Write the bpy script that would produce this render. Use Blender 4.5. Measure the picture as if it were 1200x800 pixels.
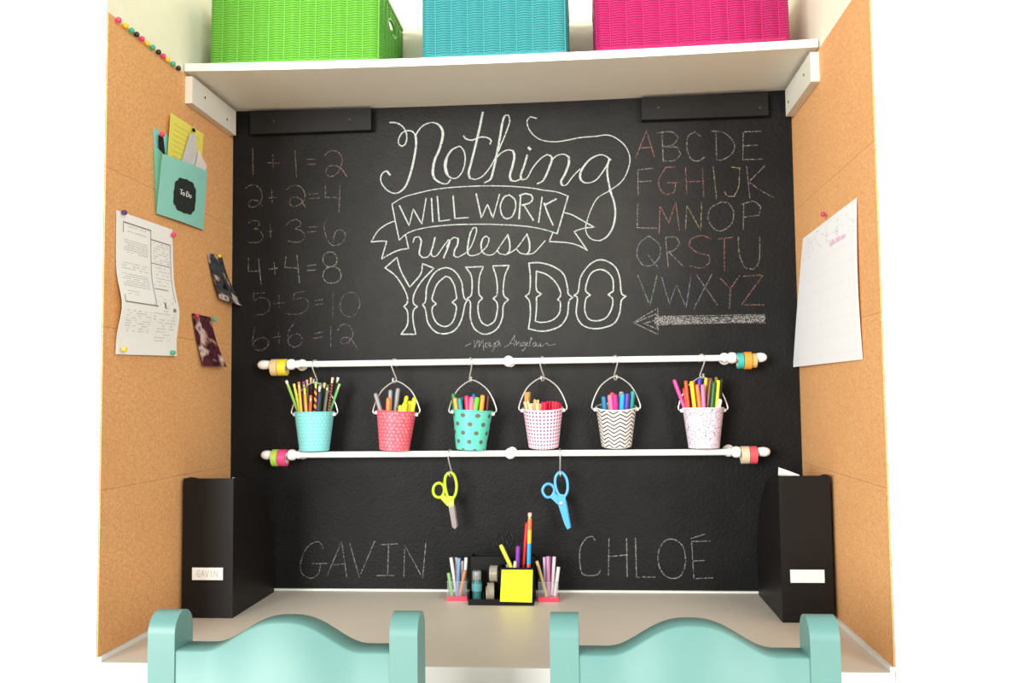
import bpy, bmesh, math, random
from mathutils import Vector, Matrix
random.seed(7)
S = bpy.context.scene
COL = S.collection
for o in list(bpy.data.objects): bpy.data.objects.remove(o)
PI = math.pi

# ------------------------------------------------------------------ camera
W = 1.467            # width of the nook; x = 0 / W are the cork faces, y = 0 the chalkboard face, z = 0 the board's foot
DEP = 0.634          # depth of the nook (two cork tiles)
ZD = -0.005          # desk top
ZF = -0.745          # floor
CAM = Vector((.9328, -2.2979, .4883)); YAW, PITCH, ROLL, FPX = -.0816, .0614, -.0116, 1049.73
cy, sy, cp, sp, cr, sr = math.cos(YAW), math.sin(YAW), math.cos(PITCH), math.sin(PITCH), math.cos(ROLL), math.sin(ROLL)
FW = Vector((sy*cp, cy*cp, sp)); r0 = Vector((cy, -sy, 0)); u0 = r0.cross(FW)
RT = r0*cr + u0*sr; UP = u0*cr - r0*sr
cd = bpy.data.cameras.new('camera'); cam = bpy.data.objects.new('camera', cd); COL.objects.link(cam)
cd.sensor_width = 36; cd.lens = FPX/1200*36; cd.clip_start = .02
m = Matrix.Identity(4)
for i in range(3): m[i][0], m[i][1], m[i][2], m[i][3] = RT[i], UP[i], -FW[i], CAM[i]
cam.matrix_world = m
S.camera = cam

# ------------------------------------------------------------------ light
S.view_settings.view_transform = 'Standard'; S.view_settings.look = 'None'
S.view_settings.gamma = 1; S.view_settings.use_curve_mapping = False
S.view_settings.exposure = 0.0
wd = bpy.data.worlds.new('world'); S.world = wd; wd.use_nodes = True
bg = wd.node_tree.nodes['Background']; bg.inputs[0].default_value = (1.0, .99, .94, 1); bg.inputs[1].default_value = .90
def area(name, loc, target, sx, sz, power, col):
    l = bpy.data.lights.new(name, 'AREA'); l.shape = 'RECTANGLE'; l.size = sx; l.size_y = sz; l.energy = power; l.color = col
    o = bpy.data.objects.new(name, l); COL.objects.link(o); o.location = loc
    o.rotation_euler = (Vector(target)-Vector(loc)).to_track_quat('-Z', 'Y').to_euler()
area('window_light_left', (-2.4, -6.8, 1.2), (.75, 0, .6), 2.8, 2.4, 680, (.985, 1, .975))
area('window_light_right', (4.3, -6.6, 1.5), (.75, 0, .6), 1.8, 2.2, 330, (.985, .99, .95))

# ------------------------------------------------------------------ pixel of the photo -> point on a real plane
def ray(px, py): return FW + RT*((px-600)/FPX) - UP*((py-400)/FPX)
def on(px, py, ax, v):
    d = ray(px, py); return CAM + d*((v-CAM[ax])/d[ax])

# ------------------------------------------------------------------ materials
MC = {}
def s2l(c): return tuple((v/255/12.92 if v/255 <= .04045 else ((v/255+.055)/1.055)**2.4) for v in c)
def newmat(name):
    m = bpy.data.materials.new(name); m.use_nodes = True
    nt = m.node_tree; return m, nt, nt.nodes['Principled BSDF']
def nd(nt, t, **k):
    n = nt.nodes.new(t)
    for a, b in k.items(): setattr(n, a, b)
    return n
def mth(nt, op, a, b=None):
    n = nd(nt, 'ShaderNodeMath', operation=op)
    for i, v in enumerate((a, b)):
        if v is None: continue
        if isinstance(v, (int, float)): n.inputs[i].default_value = v
        else: nt.links.new(v, n.inputs[i])
    return n.outputs[0]
def mixc(nt, f, a, b):
    n = nd(nt, 'ShaderNodeMix', data_type='RGBA')
    if isinstance(f, (int, float)): n.inputs[0].default_value = f
    else: nt.links.new(f, n.inputs[0])
    for i, v in ((6, a), (7, b)):
        if isinstance(v, tuple): n.inputs[i].default_value = (*v, 1)
        else: nt.links.new(v, n.inputs[i])
    return n.outputs[2]
def noise(nt, sc, det=3, rough=.5, vec=None):
    n = nd(nt, 'ShaderNodeTexNoise'); n.inputs['Scale'].default_value = sc; n.inputs['Detail'].default_value = det; n.inputs['Roughness'].default_value = rough
    if vec is None: vec = nd(nt, 'ShaderNodeTexCoord').outputs['Object']
    nt.links.new(vec, n.inputs['Vector']); return n.outputs[0]
def ramp(nt, f, lo, hi):
    n = nd(nt, 'ShaderNodeMapRange'); nt.links.new(f, n.inputs[0]); n.inputs[1].default_value = lo; n.inputs[2].default_value = hi; return n.outputs[0]
def bump(nt, b, h, strength, dist):
    n = nd(nt, 'ShaderNodeBump'); n.inputs['Strength'].default_value = strength; n.inputs['Distance'].default_value = dist
    nt.links.new(h, n.inputs['Height']); nt.links.new(n.outputs[0], b.inputs['Normal'])
def plain(rgb, rough=.5, metal=0, var=.06, sc=40, bmp=0, spec=.5):
    """painted / plastic / metal surface: one colour with a little procedural unevenness"""
    k = (rgb, rough, metal, var, sc, bmp, spec)
    if k in MC: return MC[k]
    m, nt, b = newmat('surface_%d' % len(MC)); c = s2l(rgb)
    f = noise(nt, sc)
    nt.links.new(mixc(nt, f, tuple(v*(1-var) for v in c), tuple(min(1, v*(1+var)) for v in c)), b.inputs['Base Color'])
    b.inputs['Roughness'].default_value = rough; b.inputs['Metallic'].default_value = metal; b.inputs['Specular IOR Level'].default_value = spec
    if bmp: bump(nt, b, f, bmp, .002)
    MC[k] = m; return m
def mat_cork():
    m, nt, b = newmat('cork')
    v = nd(nt, 'ShaderNodeTexCoord').outputs['Object']
    n1 = noise(nt, 420, 2, .6, v); n2 = noise(nt, 210, 3, .65, v); n3 = noise(nt, 4, 2, .5, v)
    c = mixc(nt, ramp(nt, n2, .34, .68), s2l((211, 150, 92)), s2l((240, 187, 129)))
    c = mixc(nt, mth(nt, 'MULTIPLY', ramp(nt, n1, .56, .70), .9), c, s2l((176, 108, 54)))
    c = mixc(nt, mth(nt, 'MULTIPLY', ramp(nt, n1, .37, .27), .9), c, s2l((246, 208, 156)))
    c = mixc(nt, mth(nt, 'MULTIPLY', ramp(nt, n3, .35, .65), .22), c, s2l((214, 150, 88)))
    nt.links.new(c, b.inputs['Base Color']); b.inputs['Roughness'].default_value = .85
    bump(nt, b, n1, .25, .001); return m
def mat_board():
    m, nt, b = newmat('chalkboard_paint')
    v = nd(nt, 'ShaderNodeTexCoord').outputs['Object']
    n1 = noise(nt, 150, 3, .55, v); n2 = noise(nt, 6, 4, .6, v)
    c = mixc(nt, ramp(nt, n2, .3, .75), s2l((20, 20, 21)), s2l((30, 29, 29)))
    sp = nd(nt, 'ShaderNodeSeparateXYZ'); nt.links.new(v, sp.inputs[0])     # wiped chalk dust lying round the quotation
    ex = mth(nt, 'DIVIDE', mth(nt, 'SUBTRACT', sp.outputs[0], .02), .46); ez = mth(nt, 'DIVIDE', mth(nt, 'SUBTRACT', sp.outputs[2], .86), .36)
    g = mth(nt, 'POWER', 2.718, mth(nt, 'MULTIPLY', mth(nt, 'ADD', mth(nt, 'MULTIPLY', ex, ex), mth(nt, 'MULTIPLY', ez, ez)), -1.0))
    c = mixc(nt, mth(nt, 'MULTIPLY', g, mth(nt, 'ADD', .55, mth(nt, 'MULTIPLY', ramp(nt, noise(nt, 9, 5, .7, v), .3, .7), .45))), c, s2l((60, 59, 57)))
    nt.links.new(c, b.inputs['Base Color']); b.inputs['Roughness'].default_value = .5
    b.inputs['Specular IOR Level'].default_value = .10
    bump(nt, b, n1, .6, .003); return m
def mat_chalk(rgb, cover=.8, sc=420):
    k = ('chalk', rgb, cover, sc)
    if k in MC: return MC[k]
    m, nt, b = newmat('chalk_%d' % len(MC))
    v = nd(nt, 'ShaderNodeTexCoord').outputs['Object']
    n1 = noise(nt, sc, 2, .6, v)
    b.inputs['Base Color'].default_value = (*s2l(rgb), 1); b.inputs['Roughness'].default_value = 1; b.inputs['Specular IOR Level'].default_value = 0
    t = nd(nt, 'ShaderNodeBsdfTransparent'); mx = nd(nt, 'ShaderNodeMixShader')
    f = mth(nt, 'MULTIPLY', ramp(nt, n1, .62-cover*.3, .70-cover*.3), min(1, cover+.12))
    nt.links.new(f, mx.inputs[0]); nt.links.new(t.outputs[0], mx.inputs[1]); nt.links.new(b.outputs[0], mx.inputs[2])
    nt.links.new(mx.outputs[0], nt.nodes['Material Output'].inputs[0])
    MC[k] = m; return m
def mat_clear(name, rgb=(235, 240, 240), op=.04):
    m, nt, b = newmat(name)
    b.inputs['Base Color'].default_value = (*s2l(rgb), 1); b.inputs['Roughness'].default_value = .08
    t = nd(nt, 'ShaderNodeBsdfTransparent'); mx = nd(nt, 'ShaderNodeMixShader'); fr = nd(nt, 'ShaderNodeFresnel'); fr.inputs[0].default_value = 1.45
    nt.links.new(mth(nt, 'ADD', mth(nt, 'MULTIPLY', fr.outputs[0], .6), op), mx.inputs[0])
    nt.links.new(t.outputs[0], mx.inputs[1]); nt.links.new(b.outputs[0], mx.inputs[2]); nt.links.new(mx.outputs[0], nt.nodes['Material Output'].inputs[0])
    return m
def uvnodes(nt):
    u = nd(nt, 'ShaderNodeUVMap'); s = nd(nt, 'ShaderNodeSeparateXYZ'); nt.links.new(u.outputs[0], s.inputs[0]); return s.outputs[0], s.outputs[1]
def dotmask(nt, u, v, nu, nv, rad, stag=True, asp=1.0):
    """round dots on a nu x nv grid over the unrolled pail wall"""
    vv = mth(nt, 'MULTIPLY', v, nv); row = mth(nt, 'FLOOR', vv)
    off = mth(nt, 'MULTIPLY', mth(nt, 'MODULO', row, 2), .5) if stag else 0.0
    uu = mth(nt, 'ADD', mth(nt, 'MULTIPLY', u, nu), off)
    dx = mth(nt, 'MULTIPLY', mth(nt, 'SUBTRACT', mth(nt, 'FRACT', uu), .5), asp); dy = mth(nt, 'SUBTRACT', mth(nt, 'FRACT', vv), .5)
    d = mth(nt, 'SQRT', mth(nt, 'ADD', mth(nt, 'MULTIPLY', dx, dx), mth(nt, 'MULTIPLY', dy, dy)))
    return mth(nt, 'LESS_THAN', d, rad), mth(nt, 'ADD', mth(nt, 'FLOOR', uu), mth(nt, 'MULTIPLY', row, 17.3))
def mat_pail(kind):
    m, nt, b = newmat('pail_'+kind); u, v = uvnodes(nt)
    if kind == 'aqua':
        k, _ = dotmask(nt, u, v, 26, 12, .27); c = mixc(nt, mth(nt, 'MULTIPLY', k, .55), s2l((118, 205, 205)), s2l((170, 226, 224)))
    elif kind == 'coral':
        k, _ = dotmask(nt, u, v, 24, 12, .20); n = noise(nt, 260, 2)
        c = mixc(nt, mth(nt, 'MULTIPLY', mth(nt, 'MAXIMUM', k, ramp(nt, n, .58, .66)), .6), s2l((226, 84, 102)), s2l((246, 172, 172)))
    elif kind == 'dots':
        k, _ = dotmask(nt, u, v, 8.0, 5.0, .25, True, 1.35); c = mixc(nt, k, s2l((92, 196, 176)), s2l((92, 98, 78)))
    elif kind == 'grid':
        k, _ = dotmask(nt, u, v, 32, 12, .27, False)
        c = mixc(nt, k, s2l((240, 204, 216)), s2l((122, 44, 96)))
    elif kind == 'chevron':
        z = mth(nt, 'ABSOLUTE', mth(nt, 'SUBTRACT', mth(nt, 'FRACT', mth(nt, 'MULTIPLY', u, 9)), .5))
        f = mth(nt, 'FRACT', mth(nt, 'ADD', mth(nt, 'MULTIPLY', v, 11), mth(nt, 'MULTIPLY', z, 1.9)))
        c = mixc(nt, mth(nt, 'LESS_THAN', f, .36), s2l((226, 218, 212)), s2l((40, 34, 36)))
    else:
        vo = nd(nt, 'ShaderNodeTexVoronoi'); vo.inputs['Scale'].default_value = 190; vo.inputs['Randomness'].default_value = .8
        nt.links.new(nd(nt, 'ShaderNodeTexCoord').outputs['Object'], vo.inputs['Vector'])
        hs = nd(nt, 'ShaderNodeHueSaturation'); hs.inputs['Saturation'].default_value = .9; hs.inputs['Value'].default_value = .30; nt.links.new(vo.outputs['Color'], hs.inputs['Color'])
        c = mixc(nt, mth(nt, 'MULTIPLY', mth(nt, 'LESS_THAN', vo.outputs['Distance'], .33), .85), s2l((226, 210, 228)), hs.outputs[0])
    nt.links.new(c, b.inputs['Base Color']); b.inputs['Roughness'].default_value = .4
    return m
def mat_striped(c1, c2, n):
    m, nt, b = newmat('banded_%d' % len(bpy.data.materials)); u, v = uvnodes(nt)
    k = mth(nt, 'LESS_THAN', mth(nt, 'FRACT', mth(nt, 'ADD', mth(nt, 'MULTIPLY', v, n), u)), .5)
    nt.links.new(mixc(nt, k, s2l(c1), s2l(c2)), b.inputs['Base Color']); b.inputs['Roughness'].default_value = .4; return m
def mat_rainbow():
    m, nt, b = newmat('rainbow_pencil'); u, v = uvnodes(nt)
    r = nd(nt, 'ShaderNodeValToRGB'); cr_ = r.color_ramp; cr_.interpolation = 'CONSTANT'
    cols = [(0, (120, 60, 140)), (.30, (190, 90, 60)), (.45, (40, 150, 220)), (.70, (250, 180, 50)), (.86, (240, 110, 50))]
    cr_.elements[0].color = (*s2l(cols[0][1]), 1); cr_.elements[1].position = .30; cr_.elements[1].color = (*s2l(cols[1][1]), 1)
    for p, c in cols[2:]: e = cr_.elements.new(p); e.color = (*s2l(c), 1)
    nt.links.new(v, r.inputs[0]); nt.links.new(r.outputs[0], b.inputs['Base Color']); b.inputs['Roughness'].default_value = .4; return m

CORK, BOARD = mat_cork(), mat_board()
WALLW = plain((240, 240, 237), .8, 0, .02, 30, .05)
CREAM = plain((238, 234, 212), .8, 0, .03, 30, .05)
WHITE = plain((240, 240, 236), .4, 0, .02)
CLEATW = plain((226, 224, 212), .5, 0, .03)
SHELFW = plain((240, 241, 234), .45, 0, .02)
DESKM = plain((220, 212, 198), .45, 0, .04, 60)
BLACKP = plain((30, 29, 28), .55, 0, .06, 60, .1, .15)
FILEB = plain((25, 22, 21), .45, 0, .05, 80, 0, .2)
STEEL = plain((196, 194, 190), .3, .6, .05)
DARKST = plain((110, 108, 106), .35, 1.0, .05)
AQUA = plain((88, 132, 127), .45, 0, .04, 25)
PAPER = plain((240, 240, 236), .8, 0, .02)
INK = plain((176, 176, 178), .8)
DINK = plain((124, 122, 126), .8)
SCREW = plain((30, 28, 28), .5)

# ------------------------------------------------------------------ mesh builder
class MB:
    def __init__(s): s.v = []; s.f = []; s.uv = []
    def add(s, vs, fs, uvs=None):
        o = len(s.v); s.v += [tuple(p) for p in vs]
        for i, f in enumerate(fs):
            s.f.append(tuple(o+k for k in f)); s.uv.append(uvs[i] if uvs else None)
        return s
    def box(s, x0, x1, y0, y1, z0, z1):
        return s.add([(x, y, z) for x in (x0, x1) for y in (y0, y1) for z in (z0, z1)],
                     [(0, 1, 3, 2), (4, 6, 7, 5), (0, 4, 5, 1), (2, 3, 7, 6), (0, 2, 6, 4), (1, 5, 7, 3)])
    def hexa(s, a):            # eight corners: bottom ring (4) then top ring (4)
        return s.add(a, [(3, 2, 1, 0), (4, 5, 6, 7), (0, 1, 5, 4), (1, 2, 6, 5), (2, 3, 7, 6), (3, 0, 4, 7)])
    def rings(s, rings, cap0=True, cap1=True, closed=False):
        n = len(rings[0]); vs = [p for r in rings for p in r]; fs = []; uv = []
        R = len(rings)
        for i in range(R if closed else R-1):
            a, b = i*n, ((i+1) % R)*n
            for j in range(n):
                k = (j+1) % n
                fs.append((a+j, a+k, b+k, b+j)); d = max(1, R-1)
                uv.append([(j/n, i/d), ((j+1)/n, i/d), ((j+1)/n, (i+1)/d), (j/n, (i+1)/d)])
        if not closed:
            if cap0: fs.append(tuple(range(n-1, -1, -1))); uv.append(None)
            if cap1: fs.append(tuple((R-1)*n+j for j in range(n))); uv.append(None)
        return s.add(vs, fs, uv)
    def lathe(s, prof, n=32, org=(0, 0, 0), ax=None, cap0=True, cap1=True, closed=False):
        """prof: (radius, height) along the axis ax from org"""
        ax = Vector(ax or (0, 0, 1)).normalized(); q = ax.to_track_quat('Z', 'Y'); o = Vector(org)
        R = [[o + q @ Vector((max(r, 1e-5)*math.cos(2*PI*j/n), max(r, 1e-5)*math.sin(2*PI*j/n), h)) for j in range(n)] for r, h in prof]
        return s.rings(R, cap0, cap1, closed)
    def tube(s, path, r, n=8, closed=False):
        P = [Vector(p) for p in path]; m_ = len(P); R = []; up = None
        for i in range(m_):
            t = (P[(i+1) % m_]-P[i-1]) if closed else (P[min(i+1, m_-1)]-P[max(i-1, 0)])
            t.normalize()
            if up is None: up = Vector((0, 0, 1)) if abs(t.z) < .9 else Vector((0, 1, 0))
            a = t.cross(up)
            if a.length < 1e-4: a = t.orthogonal()
            a.normalize(); up = a.cross(t).normalized()
            rr = r[i] if isinstance(r, (list, tuple)) else r
            R.append([P[i] + a*(rr*math.cos(2*PI*j/n)) + up*(rr*math.sin(2*PI*j/n)) for j in range(n)])
        return s.rings(R, closed=closed)
    def prism(s, outline, axis, a, b):
        """outline in the two other axes, extruded along axis (0,1,2) from a to b"""
        def P(p, t): q = list(p); q.insert(axis, t); return tuple(q)
        n = len(outline)
        vs = [P(p, a) for p in outline] + [P(p, b) for p in outline]
        fs = [tuple(range(n)), tuple(range(2*n-1, n-1, -1))] + [(i, (i+1) % n, n+(i+1) % n, n+i) for i in range(n)]
        return s.add(vs, fs)
    def sheet(s, fn, nu, nv):
        vs = [fn(i/nu, j/nv) for j in range(nv+1) for i in range(nu+1)]; fs = []; uv = []
        for j in range(nv):
            for i in range(nu):
                a = j*(nu+1)+i; fs.append((a, a+1, a+nu+2, a+nu+1))
                uv.append([(i/nu, j/nv), ((i+1)/nu, j/nv), ((i+1)/nu, (j+1)/nv), (i/nu, (j+1)/nv)])
        return s.add(vs, fs, uv)
    def build(s, name, mat, parent=None, bevel=0, seg=2, smooth=35, solid=0, loc=None, offset=-1, sub=0):
        me = bpy.data.meshes.new(name)
        if loc is not None: s.v = [(x-loc[0], y-loc[1], z-loc[2]) for x, y, z in s.v]
        me.from_pydata(s.v, [], s.f)
        if any(s.uv):
            ul = me.uv_layers.new(name='UVMap')
            for p, u in zip(me.polygons, s.uv):
                if u:
                    for li, c in zip(p.loop_indices, u): ul.data[li].uv = c
        bm = bmesh.new(); bm.from_mesh(me); bmesh.ops.recalc_face_normals(bm, faces=bm.faces) if not solid else None; bm.to_mesh(me); bm.free()
        me.materials.append(mat)
        for p in me.polygons: p.use_smooth = True
        me.set_sharp_from_angle(angle=math.radians(smooth))
        o = bpy.data.objects.new(name, me); COL.objects.link(o)
        if loc is not None: o.location = loc
        if parent: o.parent = parent
        if solid:
            d = o.modifiers.new('thickness', 'SOLIDIFY'); d.thickness = solid; d.offset = offset
        d = o.modifiers.new('crisp_edge', 'EDGE_SPLIT'); d.split_angle = math.radians(50)
        if bevel:
            d = o.modifiers.new('bevel', 'BEVEL'); d.width = bevel; d.segments = seg; d.limit_method = 'ANGLE'; d.angle_limit = math.radians(35)
        return o
def tag(o, label, cat, group=None):
    o['label'] = label; o['category'] = cat
    if group: o['group'] = group
    return o
def thing(name, label, cat, loc=(0, 0, 0), rot=(0, 0, 0), group=None):
    o = bpy.data.objects.new(name, None); COL.objects.link(o); o.empty_display_size = .05
    o.location = loc; o.rotation_euler = rot
    return tag(o, label, cat, group)
def struct(o): o['kind'] = 'structure'; return o
def copy_tree(o, parent=None):
    c = o.copy(); COL.objects.link(c)
    if parent: c.parent = parent
    for ch in [x for x in list(bpy.data.objects) if x.parent == o]: copy_tree(ch, c)
    return c
def smoothpath(pts, closed=False, step=6, cut=55):
    """Catmull-Rom through the points, kept sharp at corners turning more than cut degrees"""
    n = len(pts); out = []
    P = [Vector(p) for p in pts]
    def corner(i):
        if closed: a, b, c = P[i-1], P[i], P[(i+1) % n]
        else:
            if i <= 0 or i >= n-1: return True
            a, b, c = P[i-1], P[i], P[i+1]
        u, w = b-a, c-b
        return u.length > 0 and w.length > 0 and u.angle(w) > math.radians(cut)
    for i in range(n if closed else n-1):
        p1, p2 = P[i], P[(i+1) % n]
        p0 = p1-(p2-p1) if corner(i) else P[i-1]
        p3 = p2+(p2-p1) if corner((i+1) % n) else P[(i+2) % n]
        for k in range(step):
            t = k/step
            out.append(.5*((2*p1)+(p2-p0)*t+(2*p0-5*p1+4*p2-p3)*t*t+(3*p1-p0-3*p2+p3)*t**3))
    if not closed: out.append(P[-1])
    return out

# ------------------------------------------------------------------ the setting
ZT = 1.95
struct(MB().box(-.2, W+.2, .006, .12, ZF, ZT).build('wall_back', CREAM))
struct(MB().box(-.12, -.0028, -DEP, .006, ZF, ZT).build('wall_left', CREAM))
struct(MB().box(W+.0028, W+.12, -DEP, .006, ZF, ZT).build('wall_right', CREAM))
struct(MB().box(-2.2, -.12, -DEP, -DEP+.12, ZF, ZT).box(-.12, -.0028, -DEP-.0005, -DEP+.001, ZF, ZT).build('wall_front_left', WALLW))
struct(MB().box(W+.12, W+2.2, -DEP, -DEP+.12, ZF, ZT).box(W+.0028, W+.12, -DEP-.0005, -DEP+.001, ZF, ZT).build('wall_front_right', WALLW))
struct(MB().box(-2.2, W+2.2, -8.5, .12, ZF-.05, ZF).build('floor', plain((176, 150, 120), .6, 0, .15, 8)))
struct(MB().box(-.12, W+.12, -DEP, .12, ZT, ZT+.05).build('ceiling', WALLW))
for n_, xa, xb in (('trim_1', -.0026, .007), ('trim_2', W-.007, W+.0026)):
    struct(MB().box(xa, xb, -DEP, -.001, ZD+.0002, .0035).build(n_, WHITE, bevel=.003))
struct(MB().box(.0085, W-.0085, -.0030, -.0005, ZD+.0002, -.0016).build('trim_3', WHITE, bevel=.001))

# chalkboard panel
board = MB().box(.0005, W-.0005, 0, .0055, 0.0, 1.262).build('chalkboard', BOARD, loc=(W/2, .005, 0))
tag(board, 'large black chalkboard covered in chalk lettering at the back of the nook', 'chalkboard')

# shelf (it sags a little in the middle) and its cleats
ZS = 1.262; TS = .0185; DS = .283
def sag(x): u = (x-W/2)/(W/2); return -.009*(1-u*u)
n = 24; rr_ = []
for i in range(n+1):
    x = .003+(W-.006)*i/n; s_ = sag(x)
    d_ = .300-.015*x/W
    rr_.append([(x, -d_, ZS+s_), (x, -.001, ZS+s_*.82), (x, -.001, ZS+TS+s_*.82), (x, -d_, ZS+TS+s_)])
shelf = MB().rings(rr_).build('shelf', SHELFW, bevel=.0012)
tag(shelf, 'long white wooden shelf across the nook holding three woven baskets', 'shelf')
def cleat(name, label, box, mat, screws, ax, sd, cat='wooden cleat'):
    x0, x1, y0, y1, z0, z1 = box
    loc = ((x0+x1)/2, (y0+y1)/2, z0)
    t = thing(name, label, cat, loc)
    MB().box(x0-loc[0], x1-loc[0], y0-loc[1], y1-loc[1], 0, z1-z0).build('strip', mat, t, bevel=.002)
    for q in screws:
        b = MB(); d = Vector((0, 0, 0)); d[ax] = sd
        b.lathe([(.0034, -.001), (.0034, .0006), (.0022, .0012)], 12, Vector(q)-Vector(loc), d); b.build('screw', SCREW, t)
cleat('shelf_cleat', 'white painted wooden cleat under the left end of the shelf', (.0005, .018, -.291, -.0255, 1.188, 1.2525), CLEATW, ((.018, -.22, 1.225), (.018, -.085, 1.213)), 0, 1)
cleat('shelf_cleat', 'white painted wooden cleat under the right end of the shelf', (W-.020, W-.0005, -.280, -.0275, 1.185, 1.2525), CLEATW, ((W-.020, -.22, 1.222), (W-.020, -.06, 1.212)), 0, -1)
cleat('shelf_cleat', 'black painted cleat on the chalkboard above the addition sums', (.056, .382, -.024, -.0008, 1.191, 1.2495), BLACKP, ((.12, -.024, 1.224), (.325, -.024, 1.222)), 1, -1)
cleat('shelf_cleat', 'black painted cleat on the chalkboard above the alphabet', (1.087, 1.405, -.024, -.0008, 1.191, 1.2495), BLACKP, ((1.385, -.024, 1.212), (1.13, -.024, 1.222)), 1, -1)

# cork tiles: two columns and four rows on each side wall
rows = ['bottom row', 'second row up', 'third row up', 'top row']
seams = [.004, .3166, .633, .949, 1.260]
for side in (0, 1):
    for c in range(2):
        for r in range(4):
            y1 = -.001-c*.3165; y0 = y1-.3158
            x0, x1 = (-.0026, 0) if side == 0 else (W, W+.0026)
            loc = ((x0+x1)/2, (y0+y1)/2, seams[r])
            o = MB().box(x0, x1, y0, y1, seams[r]+.0003, seams[r+1]-.0003).build('cork_tile', CORK, loc=loc, bevel=.0007, seg=1)
            tag(o, 'brown cork tile in the %s of the %s wall, %s' % (rows[r], ('left', 'right')[side], ('beside the chalkboard', 'at the nook opening')[c]), 'cork tile', 'cork tiles on the %s wall' % ('left', 'right')[side])

# desk
desk = thing('desk', 'built-in desk with pale greige top and white front edge', 'desk', (W/2, -.3, ZF))
MB().box(.0005-W/2, W/2-.0005, -.337, .2985, .700, ZD-ZF).build('desk_top', DESKM, desk)
MB().box(.0005-W/2, W/2-.0005, -.341, -.3372, .64, ZD-ZF+.0005).build('front_edging', WHITE, desk, bevel=.0015)['label'] = 'white front edge'

# ------------------------------------------------------------------ chalk drawing
class Chalk:
    def __init__(s): s.b = MB()
    def stroke(s, T, pts, w, closed=False, y=-.0007, smooth=True):
        ox, oy, sc = T
        if len(pts) > 2 and smooth: q = smoothpath([(a, b_, 0) for a, b_ in pts], closed)
        else: q = [Vector((a, b_, 0)) for a, b_ in pts]
        if closed: q = q+[q[0]]
        P = [on(ox+p.x/sc, oy+p.y/sc, 1, 0) for p in q]; s.n = getattr(s, 'n', 0)+1; y -= .00004*(s.n % 12)
        L = [0]
        for i in range(1, len(P)): L.append(L[-1]+(P[i]-P[i-1]).length)
        N = len(P); vs = []
        for i in range(N):
            t = P[min(i+1, N-1)]-P[max(i-1, 0)]
            if t.length < 1e-9: t = Vector((1, 0, 0))
            t.normalize(); nrm = Vector((-t.z, 0, t.x))
            if isinstance(w, tuple):      # broad nib: down strokes thick, up strokes thin
                down = abs(t.z)*(1 if t.z < 0 else .35); ww = .68*(w[0]+(w[1]-w[0])*down**1.5)
            else: ww = .78*w*(.85+.3*random.random())
            e = t*(ww*.4) if i == N-1 else (-t*(ww*.4) if i == 0 else Vector((0, 0, 0)))
            for sg in (1, -1):
                p = P[i]+nrm*(sg*ww/2)+e; vs.append((p.x, y-.0002*i/N, p.z))
        s.b.add(vs, [(2*i, 2*i+1, 2*i+3, 2*i+2) for i in range(N-1)])
    def done(s, name, rgb, cover, label=None, parent=board, sc=420):
        o = s.b.build(name, mat_chalk(rgb, cover, sc))
        o.parent = parent; o.location = -parent.location
        if label: o['label'] = label
        return o
def draw(name, T, strokes, w, rgb, cover=.7, label=None, sc=420):
    if name == 'chalk_sum':           # one part per numeral or sign
        gs = []
        for st in sorted(strokes, key=lambda q: min(p[0] for p in (q['p'] if isinstance(q, dict) else q))):
            xs = [p[0] for p in (st['p'] if isinstance(st, dict) else st)]
            if gs and min(xs) < gs[-1][1]-3: gs[-1][0].append(st); gs[-1][1] = max(gs[-1][1], max(xs))
            else: gs.append([[st], max(xs)])
        for g_, _ in gs: draw('chalk_numeral', T, g_, w, rgb, cover, label.split(',')[0].replace('sum', 'character in the sum')+','+label.split(',')[1])
        return
    c = Chalk()
    if rgb != WH: rgb = tuple(int(.80*(.62*v+.38*168)) for v in rgb)
    for st in strokes:
        if isinstance(st, dict): c.stroke(T, st['p'], st.get('w', w), st.get('c', False))
        else: c.stroke(T, st, w)
    return c.done(name, rgb, cover, label, sc=sc)
A1, A2 = (270, 150, 5.712), (270, 280, 5.712)
LW = .0034; WH = (168, 175, 171)
draw('chalk_sum', A1, [[(150, 135), (152, 315)], [(248, 232), (328, 236)], [(285, 180), (287, 270)], [(433, 150), (443, 325)], [(515, 210), (568, 208)], [(515, 243), (572, 241)],
  [(632, 185), (660, 158), (700, 152), (735, 175), (750, 215), (742, 250), (725, 290), (700, 315), (665, 325), (640, 305), (645, 270), (675, 252), (715, 255), (745, 275), (770, 310), (780, 325)]], LW, (205, 150, 145), .5, 'reddish sum, one plus one')
draw('chalk_sum', A1, [[(100, 405), (130, 385), (165, 382), (200, 410), (212, 450), (205, 490), (170, 525), (130, 530), (120, 505), (145, 478), (185, 490), (215, 520)], [(250, 468), (305, 465)], [(277, 410), (280, 500)],
  [(378, 410), (405, 390), (450, 385), (485, 410), (500, 450), (490, 490), (460, 515), (420, 525), (395, 505), (405, 470), (440, 462), (475, 480), (495, 520), (507, 530)], [(530, 443), (590, 438)], [(527, 473), (597, 467)],
  [(637, 385), (635, 465), (742, 465)], [(735, 375), (727, 565)]], LW, (200, 176, 160), .48, 'tan sum, two plus two')
draw('chalk_sum', A1, [[(122, 635), (150, 620), (185, 622), (195, 645), (180, 668), (158, 675), (185, 680), (215, 710), (215, 740), (185, 765), (120, 765)], [(248, 695), (285, 690)], [(267, 650), (270, 735)],
  [(375, 650), (400, 625), (440, 612), (472, 630), (470, 655), (430, 675), (470, 685), (500, 710), (490, 745), (450, 765), (385, 755)], [(520, 665), (583, 660)], [(520, 697), (583, 690)],
  [(645, 608), (628, 650), (640, 720), (670, 775), (710, 785), (755, 760), (770, 715), (755, 685), (725, 682), (700, 705), (688, 760)]], LW, (178, 174, 160), .48, 'grey sum, three plus three')
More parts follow.
